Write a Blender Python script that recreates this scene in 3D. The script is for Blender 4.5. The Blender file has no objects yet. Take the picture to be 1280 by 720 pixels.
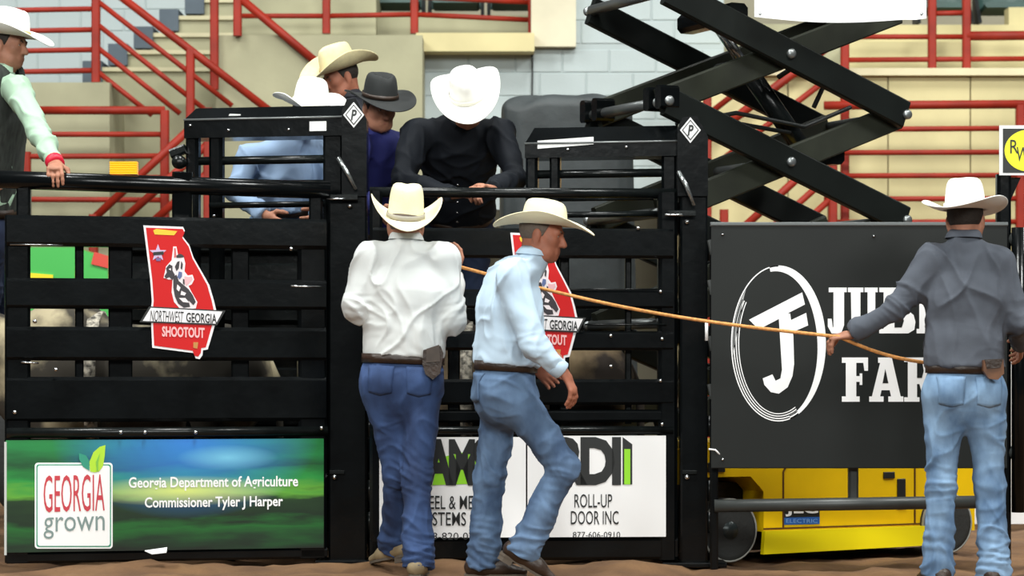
import bpy, bmesh, math, random
import numpy as np
from mathutils import Vector, Matrix
from mathutils.bvhtree import BVHTree
random.seed(7); np.random.seed(7)
scene = bpy.context.scene
COL = scene.collection
# ------------------------------------------------------------------ camera, world, lights
FPX = 3100.0; HOR = 470.0; CAMH = 0.96          # focal length in px, horizon row, eye height
cam_d = bpy.data.cameras.new('camera'); cam = bpy.data.objects.new('camera', cam_d); COL.objects.link(cam)
cam.location = (0, 0, CAMH); cam.rotation_euler = (math.pi/2, 0, 0)
cam_d.sensor_width = 36; cam_d.lens = FPX*36/1280; cam_d.shift_y = (HOR-360)/1280
cam_d.clip_end = 200
cam_d.dof.use_dof = True; cam_d.dof.focus_distance = 12.2; cam_d.dof.aperture_fstop = 3.6
scene.camera = cam
w = bpy.data.worlds.new('arena_air'); scene.world = w; w.use_nodes = True
w.node_tree.nodes['Background'].inputs[0].default_value = (0.82, 0.9, 0.95, 1)
w.node_tree.nodes['Background'].inputs[1].default_value = 0.07
scene.view_settings.view_transform = 'Standard'; scene.view_settings.look = 'None'
scene.view_settings.gamma = 1; scene.view_settings.use_curve_mapping = False
scene.view_settings.exposure = 0.0
def lamp(loc, tgt, size, power, col=(.98, 1.0, 0.97)):
    d = bpy.data.lights.new('arena_lamp', 'AREA'); d.shape = 'DISK'; d.size = size; d.energy = power; d.color = col
    o = bpy.data.objects.new('arena_lamp', d); COL.objects.link(o); o.location = loc
    o.rotation_euler = (Vector(tgt)-Vector(loc)).to_track_quat('-Z', 'Y').to_euler()
for lx in (-8, 0, 8):                                   # rows of high-bay lamps under the arena roof
    lamp((lx, -9.0, 9.0), (lx*0.3, 12.3, 1.0), 5.0, 1300)
    lamp((lx, 9.0, 10.0), (lx*.6, 12.4, 0.5), 2.5, 820)
    lamp((lx+2, 16.0, 10.5), (lx+2, 21, 2.5), 2.5, 430)

# ------------------------------------------------------------------ helpers
def V3(*a): return Vector(a)
def P(x, y, D): return Vector(((x-640)*D/FPX, D, CAMH-(y-HOR)*D/FPX))
class Plane:
    """vertical plane in the place, running through two ground points; pt() finds the spot on it"""
    def __init__(s, xa, Da, xb, Db):
        s.A = Vector(((xa-640)*Da/FPX, Da, 0)); s.B = Vector(((xb-640)*Db/FPX, Db, 0))
        s.u = (s.B-s.A).normalized(); s.n = Vector((s.u.y, -s.u.x, 0))      # n looks to the camera side
        s.xm = (xa+xb)/2
    def depth(s, x):
        k = (x-640)/FPX
        t = (k*s.A.y-s.A.x)/(s.u.x-k*s.u.y); return s.A.y+t*s.u.y
    def z(s, y, x=None):
        return CAMH-(y-HOR)*s.depth(s.xm if x is None else x)/FPX
    def at(s, x, z, off=0.0):
        D = s.depth(x); return Vector(((x-640)*D/FPX, D, z))+s.n*off
    def pt(s, x, y, off=0.0):
        D = s.depth(x); return Vector(((x-640)*D/FPX, D, CAMH-(y-HOR)*D/FPX))+s.n*off
# ---- materials
MATS = {}
def mat(name, col, rough=0.5, metal=0.0, spec=0.5, var=0.0, vscale=8.0, bump=0.0, bscale=60.0, emit=None, coat=0.0, var_col=None, stretch=(1, 1, 1), sheen=0.0, ramp=(.35, .65)):
    if name in MATS: return MATS[name]
    m = bpy.data.materials.new(name); m.use_nodes = True; nt = m.node_tree; b = nt.nodes['Principled BSDF']
    b.inputs['Base Color'].default_value = (*col, 1); b.inputs['Roughness'].default_value = rough
    b.inputs['Metallic'].default_value = metal; b.inputs['Specular IOR Level'].default_value = spec
    b.inputs['Coat Weight'].default_value = coat; b.inputs['Sheen Weight'].default_value = sheen
    if emit: b.inputs['Emission Color'].default_value = (*emit[0], 1); b.inputs['Emission Strength'].default_value = emit[1]
    if var or bump:
        tc = nt.nodes.new('ShaderNodeTexCoord'); mp = nt.nodes.new('ShaderNodeMapping'); mp.inputs['Scale'].default_value = stretch
        nt.links.new(tc.outputs['Object'], mp.inputs[0])
    if var:
        n = nt.nodes.new('ShaderNodeTexNoise'); n.inputs['Scale'].default_value = vscale; n.inputs['Detail'].default_value = 5
        r = nt.nodes.new('ShaderNodeValToRGB'); c2 = var_col if var_col else tuple(max(0, c*(1-var)) for c in col)
        r.color_ramp.elements[0].position = ramp[0]; r.color_ramp.elements[1].position = ramp[1]
        r.color_ramp.elements[0].color = (*c2, 1); r.color_ramp.elements[1].color = (*col, 1)
        nt.links.new(mp.outputs[0], n.inputs[0]); nt.links.new(n.outputs[0], r.inputs[0]); nt.links.new(r.outputs[0], b.inputs['Base Color'])
    if bump:
        n = nt.nodes.new('ShaderNodeTexNoise'); n.inputs['Scale'].default_value = bscale; n.inputs['Detail'].default_value = 4
        bp = nt.nodes.new('ShaderNodeBump'); bp.inputs['Strength'].default_value = bump; bp.inputs['Distance'].default_value = 0.01
        nt.links.new(mp.outputs[0], n.inputs[0]); nt.links.new(n.outputs[0], bp.inputs['Height']); nt.links.new(bp.outputs[0], b.inputs['Normal'])
    MATS[name] = m; return m
BLACK = mat('black_enamel', (0.0035, 0.0045, 0.005), 0.2, spec=0.25, var=0.5, vscale=5, bump=0.12, bscale=14)
BLACK2 = mat('worn_black_steel', (0.007, 0.009, 0.009), 0.25, spec=0.3, var=0.5, vscale=9, bump=0.15, bscale=25)
STEEL = mat('bare_steel', (0.55, 0.57, 0.58), 0.25, metal=1.0)
RED = mat('red_rail_paint', (0.29, 0.018, 0.006), 0.55, spec=.3, var=0.3, vscale=4)
WHITE = mat('white_vinyl', (0.93, 0.93, 0.93), 0.4)
INK = mat('dark_ink', (0.012, 0.014, 0.014), 0.5)
PWHITE = mat('white_print', (0.9, 0.9, 0.9), 0.5)
TAN = mat('tan_concrete', (0.35, 0.335, 0.215), 0.85, var=0.22, vscale=1.6, bump=0.1, bscale=30)
TAN2 = mat('stained_concrete', (0.60, 0.525, 0.28), 0.85, var=0.25, vscale=1.1, bump=0.1, bscale=30)
BLOCK = mat('pale_painted_block', (0.40, 0.455, 0.455), 0.8, var=0.08, vscale=2.0, bump=0.15, bscale=40)
NAVY = mat('blue_grey_step_paint', (0.075, 0.10, 0.125), 0.7, var=0.2, vscale=3)
# ---- mesh building
def obj(name, V, F, m, parent=None, smooth=False, kind=None):
    me = bpy.data.meshes.new(name)
    o0 = Vector(parent['_w']) if parent is not None else Vector((0, 0, 0))
    if isinstance(V, np.ndarray): Vl = (V-np.array(o0)).tolist()
    else: Vl = [tuple(Vector(v)-o0) for v in V]
    Fl = F.tolist() if isinstance(F, np.ndarray) else F
    if parent is None:                                   # top-level mesh: origin at its own base centre
        a = np.array(Vl); c = np.array([(a[:, 0].min()+a[:, 0].max())/2, (a[:, 1].min()+a[:, 1].max())/2, a[:, 2].min()])
        Vl = (a-c).tolist(); o0 = Vector(c)
    me.from_pydata(Vl, [], Fl)
    bm = bmesh.new(); bm.from_mesh(me); bmesh.ops.recalc_face_normals(bm, faces=bm.faces); bm.to_mesh(me); bm.free()
    if smooth: me.polygons.foreach_set('use_smooth', [True]*len(me.polygons))
    me.materials.append(m)
    o = bpy.data.objects.new(name, me); COL.objects.link(o)
    if parent is not None: o.parent = parent; o['_w'] = tuple(o0)
    else: o.location = o0; o['_w'] = tuple(o0)
    if kind: o['kind'] = kind
    return o
def tag(o, label=None, cat=None, group=None, kind=None):
    if label: o['label'] = label
    if cat: o['category'] = cat
    if group: o['group'] = group
    if kind: o['kind'] = kind
    return o
def thing(name, loc, label=None, cat=None, group=None, kind=None):
    o = bpy.data.objects.new(name, None); COL.objects.link(o); o.location = loc; o['_w'] = tuple(loc)
    o.empty_display_size = 0.1
    return tag(o, label, cat, group, kind)
class MB:
    def __init__(s): s.V = []; s.F = []
    def add(s, V, F):
        n = len(s.V); s.V += [Vector(v) for v in V]; s.F += [[i+n for i in f] for f in F]; return s
    def beam(s, a, b, w, h, up=(0, 0, 1), c=None):          # chamfered rectangular bar: w across, h along up
        a = Vector(a); b = Vector(b); d = (b-a).normalized(); up = Vector(up); up = (up-d*up.dot(d)).normalized(); r = d.cross(up)
        c = min(w, h)*0.22 if c is None else c; W = w/2; H = h/2
        if c <= 0: pr = [(-W, -H), (W, -H), (W, H), (-W, H)]
        else: pr = [(-W+c, -H), (W-c, -H), (W, -H+c), (W, H-c), (W-c, H), (-W+c, H), (-W, H-c), (-W, -H+c)]
        n = len(pr); V = [a+r*x+up*y for x, y in pr]+[b+r*x+up*y for x, y in pr]
        F = [[i, (i+1) % n, n+(i+1) % n, n+i] for i in range(n)]+[list(range(n))[::-1], list(range(n, 2*n))]
        return s.add(V, F)
    def tube(s, pts, r, n=12, cap=True):
        pts = [Vector(p) for p in pts]; m = len(pts); rr = r if isinstance(r, (list, tuple)) else [r]*m
        d0 = (pts[1]-pts[0]).normalized(); up = Vector((0, 0, 1)) if abs(d0.z) < 0.9 else Vector((1, 0, 0))
        x = d0.cross(up).normalized(); V = []
        for i in range(m):
            d = ((pts[min(i+1, m-1)]-pts[max(i-1, 0)])).normalized(); x = (x-d*x.dot(d)).normalized(); y = d.cross(x)
            for k in range(n):
                a = 2*math.pi*k/n; V.append(pts[i]+(x*math.cos(a)+y*math.sin(a))*rr[i])
        F = [[i*n+k, i*n+(k+1) % n, (i+1)*n+(k+1) % n, (i+1)*n+k] for i in range(m-1) for k in range(n)]
        if cap: F += [list(range(n))[::-1], [(m-1)*n+k for k in range(n)]]
        return s.add(V, F)
    def prism(s, pts, d):                                   # polygon (world points) pushed by vector d
        n = len(pts); pts = [Vector(p) for p in pts]; d = Vector(d)
        return s.add(pts+[p+d for p in pts], [list(range(n)), list(range(n, 2*n))[::-1]]+[[i, (i+1) % n, n+(i+1) % n, n+i] for i in range(n)])
    def lathe(s, o, ax, prof, n=24):                        # prof: (radius, height along ax)
        o = Vector(o); ax = Vector(ax).normalized(); t = Vector((0, 0, 1)) if abs(ax.z) < 0.9 else Vector((1, 0, 0))
        x = ax.cross(t).normalized(); y = ax.cross(x); V = []; m = len(prof)
        for r, h in prof:
            for k in range(n):
                a = 2*math.pi*k/n; V.append(o+ax*h+(x*math.cos(a)+y*math.sin(a))*max(r, 1e-4))
        F = [[i*n+k, i*n+(k+1) % n, (i+1)*n+(k+1) % n, (i+1)*n+k] for i in range(m-1) for k in range(n)]
        F += [list(range(n))[::-1], [(m-1)*n+k for k in range(n)]]
        return s.add(V, F)
    def build(s, name, m, parent=None, smooth=False, kind=None): return obj(name, s.V, s.F, m, parent, smooth, kind)
def bolt(parent, p, n, r=0.012, m=None):
    return MB().lathe(p, n, [(r, 0), (r, 0.006), (r*0.7, 0.011), (0.001, 0.013)], 10).build('bolt', m or STEEL, parent, True)
def text_vf(body, size=1.0, shear=0.0, offset=0.0, spacing=1.0):
    c = bpy.data.curves.new('text', 'FONT'); c.body = body; c.size = size; c.shear = shear; c.offset = offset; c.space_character = spacing
    c.resolution_u = 3; c.fill_mode = 'FRONT'
    o = bpy.data.objects.new('text', c); COL.objects.link(o)
    dg = bpy.context.evaluated_depsgraph_get(); me = bpy.data.meshes.new_from_object(o.evaluated_get(dg))
    V = [tuple(v.co) for v in me.vertices]; F = [list(p.vertices) for p in me.polygons]
    bpy.data.objects.remove(o); bpy.data.curves.remove(c); bpy.data.meshes.remove(me)
    return V, F
def text_on(plane, body, x0, x1, y0, y1, off, m, parent, name='lettering', skew=0.0, **kw):
    """flat print in the rectangle (x0..x1, y0..y1) of a panel; skew lifts the right end"""
    V, F = text_vf(body, **kw); a = np.array(V); mn = a.min(0); mx = a.max(0)
    W = []
    for v in V:
        s = (v[0]-mn[0])/(mx[0]-mn[0]); t = (v[1]-mn[1])/(mx[1]-mn[1])
        W.append(plane.pt(x0+(x1-x0)*s, y1+(y0-y1)*t-skew*s, off))
    return obj(name, W, F, m, parent)
def poly_on(plane, pts, off, m, parent, name, th=0.002):
    return MB().prism([plane.pt(x, y, off) for x, y in pts], -plane.n*th).build(name, m, parent)
def ring_pts(cx, cy, rx, ry, n=48, a0=0, a1=2*math.pi): return [(cx+rx*math.cos(a0+(a1-a0)*i/n), cy+ry*math.sin(a0+(a1-a0)*i/n)) for i in range(n+(0 if abs(a1-a0-2*math.pi) < 1e-6 else 1))]
# ---- implicit surfaces for bodies and cloth
def cone(a, b, ra, rb, k=0.02, flat=None, cuts=None, neg=False): return dict(t='c', a=np.array(a, float), b=np.array(b, float), ra=ra, rb=rb, k=k, flat=flat, cuts=cuts, neg=neg)
def ell(c, rad, axes, k=0.02, neg=False, cuts=None): return dict(t='e', a=np.array(c, float), rad=rad, axes=[np.array(v, float) for v in axes], k=k, neg=neg, cuts=cuts)
def ball(c, r, k=0.02, neg=False): return cone(c, np.array(c, float)+np.array([0, 0, 1e-4]), r, r, k, neg=neg)
def sdf_mesh(prims, res):
    bb = []
    for p in prims:
        if p['t'] == 'c': lo = np.minimum(p['a']-p['ra'], p['b']-p['rb']); hi = np.maximum(p['a']+p['ra'], p['b']+p['rb'])
        else: R = max(p['rad']); lo = p['a']-R; hi = p['a']+R
        bb.append((lo, hi))
    pos = [b for b, p in zip(bb, prims) if not p['neg']]
    lo = np.min([b[0] for b in pos], 0)-3*res; hi = np.max([b[1] for b in pos], 0)+3*res
    n = np.ceil((hi-lo)/res).astype(int)+1
    Fd = np.full(n, 0.3, np.float32)
    ax = [lo[i]+np.arange(n[i])*res for i in range(3)]
    for p, (l, h) in zip(prims, bb):
        mg = max(p['k'], 2*res)+res*2
        i0 = np.clip(np.floor((l-mg-lo)/res).astype(int), 0, n-1); i1 = np.clip(np.ceil((h+mg-lo)/res).astype(int)+1, 1, n)
        if np.any(i1 <= i0): continue
        X = ax[0][i0[0]:i1[0], None, None].astype(np.float32); Y = ax[1][None, i0[1]:i1[1], None].astype(np.float32); Z = ax[2][None, None, i0[2]:i1[2]].astype(np.float32)
        qx = X-p['a'][0]; qy = Y-p['a'][1]; qz = Z-p['a'][2]
        if p['t'] == 'c':
            ba = p['b']-p['a']
            if p['flat'] is not None:
                d = np.array(p['flat'][0], float); f = 1/p['flat'][1]-1
                c = (qx*d[0]+qy*d[1]+qz*d[2])*f; qx = qx+c*d[0]; qy = qy+c*d[1]; qz = qz+c*d[2]
                ba = ba+d*(ba@d)*f
            t = np.clip((qx*ba[0]+qy*ba[1]+qz*ba[2])/(ba@ba), 0, 1)
            dd = np.sqrt((qx-t*ba[0])**2+(qy-t*ba[1])**2+(qz-t*ba[2])**2)-(p['ra']+(p['rb']-p['ra'])*t)
            if p['flat'] is not None: dd = dd*(0.5+0.5*p['flat'][1])
        else:
            s = 0; s2 = 0
            for v, r in zip(p['axes'], p['rad']):
                c = qx*v[0]+qy*v[1]+qz*v[2]; s = s+(c/r)**2; s2 = s2+(c/r**2)**2
            k0 = np.sqrt(s); dd = k0*(k0-1)/np.maximum(np.sqrt(s2), 1e-6)
        if p['cuts']:
            for pt, nn in p['cuts']:
                dd = np.maximum(dd, -((X-pt[0])*nn[0]+(Y-pt[1])*nn[1]+(Z-pt[2])*nn[2]))
        sub = Fd[i0[0]:i1[0], i0[1]:i1[1], i0[2]:i1[2]]; k = max(p['k'], 1e-4)
        if p['neg']:
            hh = np.maximum(k-np.abs(-dd-sub), 0)/k; Fd[i0[0]:i1[0], i0[1]:i1[1], i0[2]:i1[2]] = np.maximum(sub, -dd)+hh*hh*k*0.25
        else:
            hh = np.maximum(k-np.abs(dd-sub), 0)/k; Fd[i0[0]:i1[0], i0[1]:i1[1], i0[2]:i1[2]] = np.minimum(sub, dd)-hh*hh*k*0.25
    S = Fd < 0
    cnt = np.zeros(n-1, np.int8)
    for a in (0, 1):
        for b in (0, 1):
            for c in (0, 1): cnt += S[a:n[0]-1+a, b:n[1]-1+b, c:n[2]-1+c]
    act = (cnt > 0) & (cnt < 8); idx = np.argwhere(act); vid = np.full(n-1, -1, np.int64); vid[act] = np.arange(len(idx))
    acc = np.zeros((len(idx), 3)); num = np.zeros(len(idx))
    for axis in range(3):
        o = [i for i in range(3) if i != axis]
        for a in (0, 1):
            for b in (0, 1):
                o1 = np.zeros(3, int); o1[o[0]] = a; o1[o[1]] = b; o2 = o1.copy(); o2[axis] = 1
                f1 = Fd[tuple((idx+o1).T)]; f2 = Fd[tuple((idx+o2).T)]; cr = (f1 < 0) != (f2 < 0)
                t = np.where(cr, f1/np.where(cr, f1-f2, 1), 0); acc += np.where(cr[:, None], o1+t[:, None]*(o2-o1), 0); num += cr
    Vt = (idx+acc/num[:, None])*res+lo
    Fs = []
    for axis in range(3):
        b, c = (axis+1) % 3, (axis+2) % 3
        sl1 = [slice(None)]*3; sl2 = [slice(None)]*3; sl1[axis] = slice(0, -1); sl2[axis] = slice(1, None)
        s1 = S[tuple(sl1)]; s2 = S[tuple(sl2)]; e = np.argwhere(s1 != s2)
        e = e[(e[:, b] > 0) & (e[:, c] > 0) & (e[:, b] < n[b]-1) & (e[:, c] < n[c]-1)]
        eb = np.zeros(3, int); eb[b] = 1; ec = np.zeros(3, int); ec[c] = 1
        q = np.stack([vid[tuple((e-eb-ec).T)], vid[tuple((e-ec).T)], vid[tuple(e.T)], vid[tuple((e-eb).T)]], 1)
        inside = s1[tuple(e.T)]; q[~inside] = q[~inside][:, ::-1]; Fs.append(q)
    Fq = np.concatenate(Fs); Fq = Fq[(Fq >= 0).all(1)]
    return Vt, Fq
def vnormals(V, F):
    a = V[F[:, 2]]-V[F[:, 0]]; b = V[F[:, 3]]-V[F[:, 1]]; fn = np.cross(a, b); N = np.zeros_like(V)
    for i in range(4): np.add.at(N, F[:, i], fn)
    return N/np.maximum(np.linalg.norm(N, axis=1, keepdims=True), 1e-9)
def vnoise(p, seed=0):
    i = np.floor(p).astype(np.int64); f = p-i; f = f*f*(3-2*f); out = np.zeros(len(p))
    for a in (0, 1):
        for b in (0, 1):
            for c in (0, 1):
                h = (i[:, 0]+a)*374761393+(i[:, 1]+b)*668265263+(i[:, 2]+c)*2147483647+seed*974711
                h = (h ^ (h >> 13))*1274126177; h = (h ^ (h >> 16)) & 0xffff
                out += (h/65535.0)*np.where(a, f[:, 0], 1-f[:, 0])*np.where(b, f[:, 1], 1-f[:, 1])*np.where(c, f[:, 2], 1-f[:, 2])
    return out-0.5
def merge(parts):
    V = []; F = []; n = 0
    for v, f in parts: V.append(v); F.append(f+n); n += len(v)
    return np.concatenate(V), np.concatenate(F)

# ------------------------------------------------------------------ setting: dirt floor
DIRT = mat('arena_dirt', (0.20, 0.105, 0.045), 0.95, var=0.55, vscale=3.5, bump=0.9, bscale=18, var_col=(0.12, 0.06, 0.028))
xs = np.linspace(-6, 6, 241); ys = np.concatenate([np.linspace(9.5, 14.5, 120), np.linspace(14.7, 27, 30)])
gx, gy = np.meshgrid(xs, ys, indexing='ij'); pts = np.stack([gx.ravel(), gy.ravel(), gx.ravel()*0], 1)
hz = 0.045*vnoise(pts*2.2, 1)+0.04*vnoise(pts*6, 2)+0.022*vnoise(pts*15, 3)
ridge = np.exp(-((pts[:, 1]-12.33)/0.16)**2)*0.05*(0.6+vnoise(pts*3.1, 5)*1.5)
pts[:, 2] = np.clip(hz, -0.05, 0.08)*0.8-0.012+np.clip(ridge, 0, 0.1)*(pts[:, 0] < 0.9)
nx, ny = len(xs), len(ys); ii = np.arange(nx*ny).reshape(nx, ny)
fq = np.stack([ii[:-1, :-1].ravel(), ii[1:, :-1].ravel(), ii[1:, 1:].ravel(), ii[:-1, 1:].ravel()], 1)
tag(obj('floor', pts, fq, DIRT, None, True), 'brown churned arena dirt floor', None, None, 'structure')
# ------------------------------------------------------------------ setting: concrete stands behind the chutes
def box_px(x0, x1, y0, y1, D, dep, zmin=None):
    a = P(x0, y0, D); b = P(x1, y1, D); z0 = b.z if zmin is None else zmin
    mb = MB(); mb.prism([(a.x, D, z0), (b.x, D, z0), (b.x, D, a.z), (a.x, D, a.z)], (0, dep, 0)); return mb
def setting(mb, name, m, label):
    return tag(mb.build(name, m), label, None, None, 'structure')
_blk = None
def block_wall(name, x0, x1, y0, y1, D, label, zfloor=None):
    """backing wall with each painted block a piece of its own, joints recessed"""
    global _blk
    wl = setting(box_px(x0, x1, y0, y1, D+0.008, 0.2), name, mat('block_mortar', (0.36, 0.41, 0.41), 0.9), label)
    a = P(x0, y0, D); b = P(x1, y1, D); W, H = 0.392, 0.193
    if _blk is None:
        m = MB(); c = 0.006
        m.add([(-W/2, .01, -H/2), (W/2, .01, -H/2), (W/2, .01, H/2), (-W/2, .01, H/2), (-W/2+c, 0, -H/2+c), (W/2-c, 0, -H/2+c), (W/2-c, 0, H/2-c), (-W/2+c, 0, H/2-c)],
              [[4, 5, 6, 7], [0, 1, 5, 4], [1, 2, 6, 5], [2, 3, 7, 6], [3, 0, 4, 7], [3, 2, 1, 0]])
        _blk = bpy.data.meshes.new('block'); _blk.from_pydata([tuple(v) for v in m.V], [], m.F); _blk.materials.append(BLOCK)
    r = 0; z = a.z-H/2
    while z-H/2 > b.z-0.001:
        x = a.x+W/2-(W/2 if r % 2 else 0)
        while x < b.x+W/2:
            l = max(x-W/2, a.x); rr = min(x+W/2, b.x)
            if rr-l > 0.05:
                o = bpy.data.objects.new('block', _blk); COL.objects.link(o); o.parent = wl
                o.location = Vector(((l+rr)/2, D, z))-Vector(wl['_w']); o.scale.x = (rr-l)/W
            x += W+0.008
        z -= H+0.008; r += 1
    return wl
setting(box_px(-400, 1700, -260, 470, 26, 0.3, -0.1), 'wall_back', mat('dim_back_wall', (0.36, 0.33, 0.24), 0.9, var=0.2, vscale=1), 'dim concrete wall at the very back of the stands')
block_wall('wall_left', -330, 262, -150, 122, 23.0, 'pale painted block wall at the top left behind the stairs')
block_wall('wall_upper', 668, 905, -150, 62, 21.2, 'pale block wall behind the upper scissor arms')
block_wall('wall_center', 528, 905, 62, 262, 21.2, 'pale blue grey block wall behind the black draped cover')
setting(box_px(270, 528, 44, 300, 20.6, 1.2, 0), 'wall_landing', TAN, 'flat tan concrete wall between the stairs and the block wall')
setting(box_px(-360, 137, 103, 300, 20.18, 1.5, 0), 'wall_lower', TAN, 'tan concrete wall under the left stairs')
setting(box_px(137, 292, 130, 300, 20.95, 0.3, 0), 'wall_stair_side', TAN, 'tan concrete side wall under the upper flight of stairs')
t = setting(box_px(520, 668, 41, 64, 20.95, 1.2), 'trim_1', TAN2, 'tan concrete ledge on top of the block wall')
setting(box_px(664, 720, -40, 58, 21.1, 0.5), 'wall_pier', mat('cream_pier', (0.62, 0.57, 0.42), 0.85, var=0.15, vscale=2), 'cream concrete pier beside the upper red rail')
# upper bleacher deck with green seats
setting(box_px(268, 668, 19, 46, 21.9, 3.0), 'floor_upper_deck', TAN, 'tan concrete step of the upper seating deck')
# right-hand wall of precast panels
wr = setting(box_px(860, 1500, 93, 330, 20.6, 0.6, 0), 'wall_right', mat('panel_joint', (0.34, 0.29, 0.17), 0.9), 'tall tan concrete wall at the right behind red rails')
for x0, x1 in ((862, 984), (986, 1109), (1111, 1212), (1214, 1338), (1340, 1490)):
    obj('concrete_panel', *(lambda m: (m.V, m.F))(box_px(x0, x1, 95, 460, 20.57, 0.03)), TAN2, wr)
setting(box_px(860, 1500, 85, 94, 20.5, 0.7), 'trim_2', mat('pale_coping', (0.66, 0.59, 0.38), 0.8, var=0.15, vscale=2), 'pale coping ledge along the top of the right wall')
setting(box_px(1060, 1500, 52, 88, 21.3, 0.8), 'step_lower', TAN2, 'lower tan bleacher riser behind the short red posts')
setting(box_px(1060, 1500, 31, 54, 21.9, 3.0), 'step_upper', TAN2, 'upper tan bleacher riser under the green seats')
setting(box_px(860, 1062, 30, 95, 21.6, 3.0), 'landing_block', TAN, 'tan concrete landing behind the scissor arms')
tag(box_px(1261, 1300, 9, 31, 21.95, 0.2).build('concrete_plinth', TAN2), 'small tan concrete block beside the green seats at top right', 'block')
# stairs at upper left: each step with its painted end
st = thing('stairs', P(190, 110, 21.4), 'tan concrete stairs with blue grey step ends at upper left', None, None, 'structure')
for i in range(6):
    x0 = 124+i*32; yt = 101-i*21.5
    box_px(x0, 470 if i > 4 else 292, yt-15, 150, 21.3+i*0.08, 0.9).build('step', TAN, st)
    box_px(x0-4, 470 if i > 4 else 292, yt-17, yt-12, 21.27+i*0.08, 0.3).build('tread_edge', mat('tread_highlight', (.47, .43, .28), .85), st)  # lighter slab: the highlight on each tread is put into its colour
    box_px(x0-21, x0+3, yt-25, yt+2, 21.25+i*0.08, 0.5).build('step_end', NAVY, st)
# conduit on the block wall
tag(MB().tube([P(665, 47, 21.17), P(665.5, 90, 21.17), P(665, 128, 21.17), P(664, 250, 21.17)], 0.008, 8).build('wall_cable', INK), 'thin black cable running down the pale block wall', 'cable')
# folding seats on the upper decks
SEAT = mat('dark_green_seat', (0.012, 0.055, 0.045), 0.45, var=0.3, vscale=3)
def seat(x, y, D, label):
    p = P(x, y, D); s = thing('stadium_seat', p, label, 'seat', 'green stadium seats on the upper decks')
    W = 0.46
    m = MB(); n = 6                                             # curved back
    for k in range(n):
        a0 = -0.5+k/n; a1 = -0.5+(k+1)/n; f = lambda a: 0.06*(1-4*a*a)
        m.prism([(p.x+a0*W, p.y+f(a0)+.2, p.z+.12), (p.x+a1*W, p.y+f(a1)+.2, p.z+.12), (p.x+a1*W, p.y+f(a1)+.28, p.z+.58), (p.x+a0*W, p.y+f(a0)+.28, p.z+.58)], (0, .025, 0))
    m.build('backrest', SEAT, s)
    MB().beam((p.x, p.y-.18, p.z+.15), (p.x, p.y+.22, p.z+.13), W*.92, .05, c=.015).build('seat_pan', SEAT, s)
    for sx in (-1, 1):
        MB().prism([(p.x+sx*.24-.015, p.y-.1, p.z), (p.x+sx*.24-.015, p.y+.2, p.z), (p.x+sx*.24-.015, p.y+.25, p.z+.28), (p.x+sx*.24-.015, p.y+.1, p.z+.24)], (.03, 0, 0)).build('leg', INK, s)
for i in range(4): seat(422+i*74, 24, 22.5, ('leftmost', 'second', 'third', 'fourth')[i]+' dark green seat from the left above the block wall rail')
for i, x in enumerate((1180, 1256, 1332)): seat(x, 30, 22.6, ('left', 'middle', 'right')[i]+' one of the green seats at the top right corner')
# ------------------------------------------------------------------ red pipe railings
def railing(D, posts, rails, label, r=0.028, R=0.034):
    a = posts[0]; root_ = thing('red_railing', P(a[0], a[2], D), label, 'railing', 'red pipe railings of the stands')
    for x, y0, y1 in posts: MB().beam(P(x, y0, D), P(x, y1, D), 2*R, 2*R, up=(0, 1, 0), c=.01).build('post', RED, root_)
    for q in rails:
        x0, y0, x1, y1 = q[:4]; rr = q[4] if len(q) > 4 else r*0.8
        MB().tube([P(x0, y0, D), P(x1, y1, D)], rr, 10).build('rail', RED, root_, True)
    return root_
railing(20.3, [(120, -20, 103), (238, 62, 150), (-40, -20, 103)], [(-40, 14, 120, 11), (-40, 40, 120, 37), (-40, 65, 120, 62), (-40, 91, 120, 88),
        (120, -28, 352, 150, .034), (120, 0, 290, 132), (120, 29, 255, 136), (120, 58, 225, 142), (120, 88, 190, 144)],
        'upper left red railing with sloping rails beside the stairs')
railing(20.555, [(268, -25, 112), (297, -5, 45)], [(297, -5, 410, 90, .036), (250, -40, 297, -5, .036)], 'red sloping handrail with tall post left of the straw hat')
railing(21.4, [(408, -20, 42), (518, -20, 42), (665, -20, 49)], [(300, 20, 408, 20), (408, 20, 518, 18), (518, 18, 665, 25), (518, -4, 665, 3)], 'red railing in front of the green seats above the block wall')
railing(19.7, [(33, 190, 618), (206, 138, 618)], [(40, 138, 206, 138, .034), (-60, 168, 206, 168), (-60, 196, 206, 195), (-60, 249, 206, 250), (-60, 222, 206, 222)],
        'lower left red railing behind the man in green')
railing(19.4, [(117, 268, 618), (260, 135, 618)], [(112, 278, 262, 138, .032), (150, 278, 262, 178, .032), (190, 278, 262, 214, .032)], 'red stair handrail rising behind the left chute')
railing(20.0, [(1275, 128, 618), (1040, 200, 618)], [(1030, 132, 1330, 130, .036), (1030, 162, 1330, 160), (1030, 191, 1330, 190), (1030, 220, 1330, 219), (1030, 249, 1330, 248), (1030, 278, 1330, 277)],
        'right red railing in front of the tall tan wall')
railing(20.9, [(1165, -20, 90), (1208, -20, 90)], [(1060, 46, 1208, 46), (1208, 45, 1330, 44, .04), (1060, 75, 1330, 73), (1165, 17, 1208, 16)], 'short red posts and rails above the right wall')
railing(20.2, [(884, 122, 618), (1056, 38, 618)], [(872, 184, 1056, 42, .038), (876, 150, 1050, 16, .026), (884, 214, 1056, 82, .026)], 'red stair handrail seen through the upper scissor arms')
railing(19.9, [(905, 262, 618), (1041, 175, 618)], [(900, 311, 1041, 183, .034), (935, 311, 1041, 216, .028), (970, 311, 1041, 246, .028)], 'lower red stair handrail seen under the scissor arms')
# white boards far behind the fence at right
tag(box_px(1180, 1420, 450, 655, 15.6, 0.05).build('white_board', WHITE), 'white board standing on the dirt behind the grey shirted man', 'board')
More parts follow.
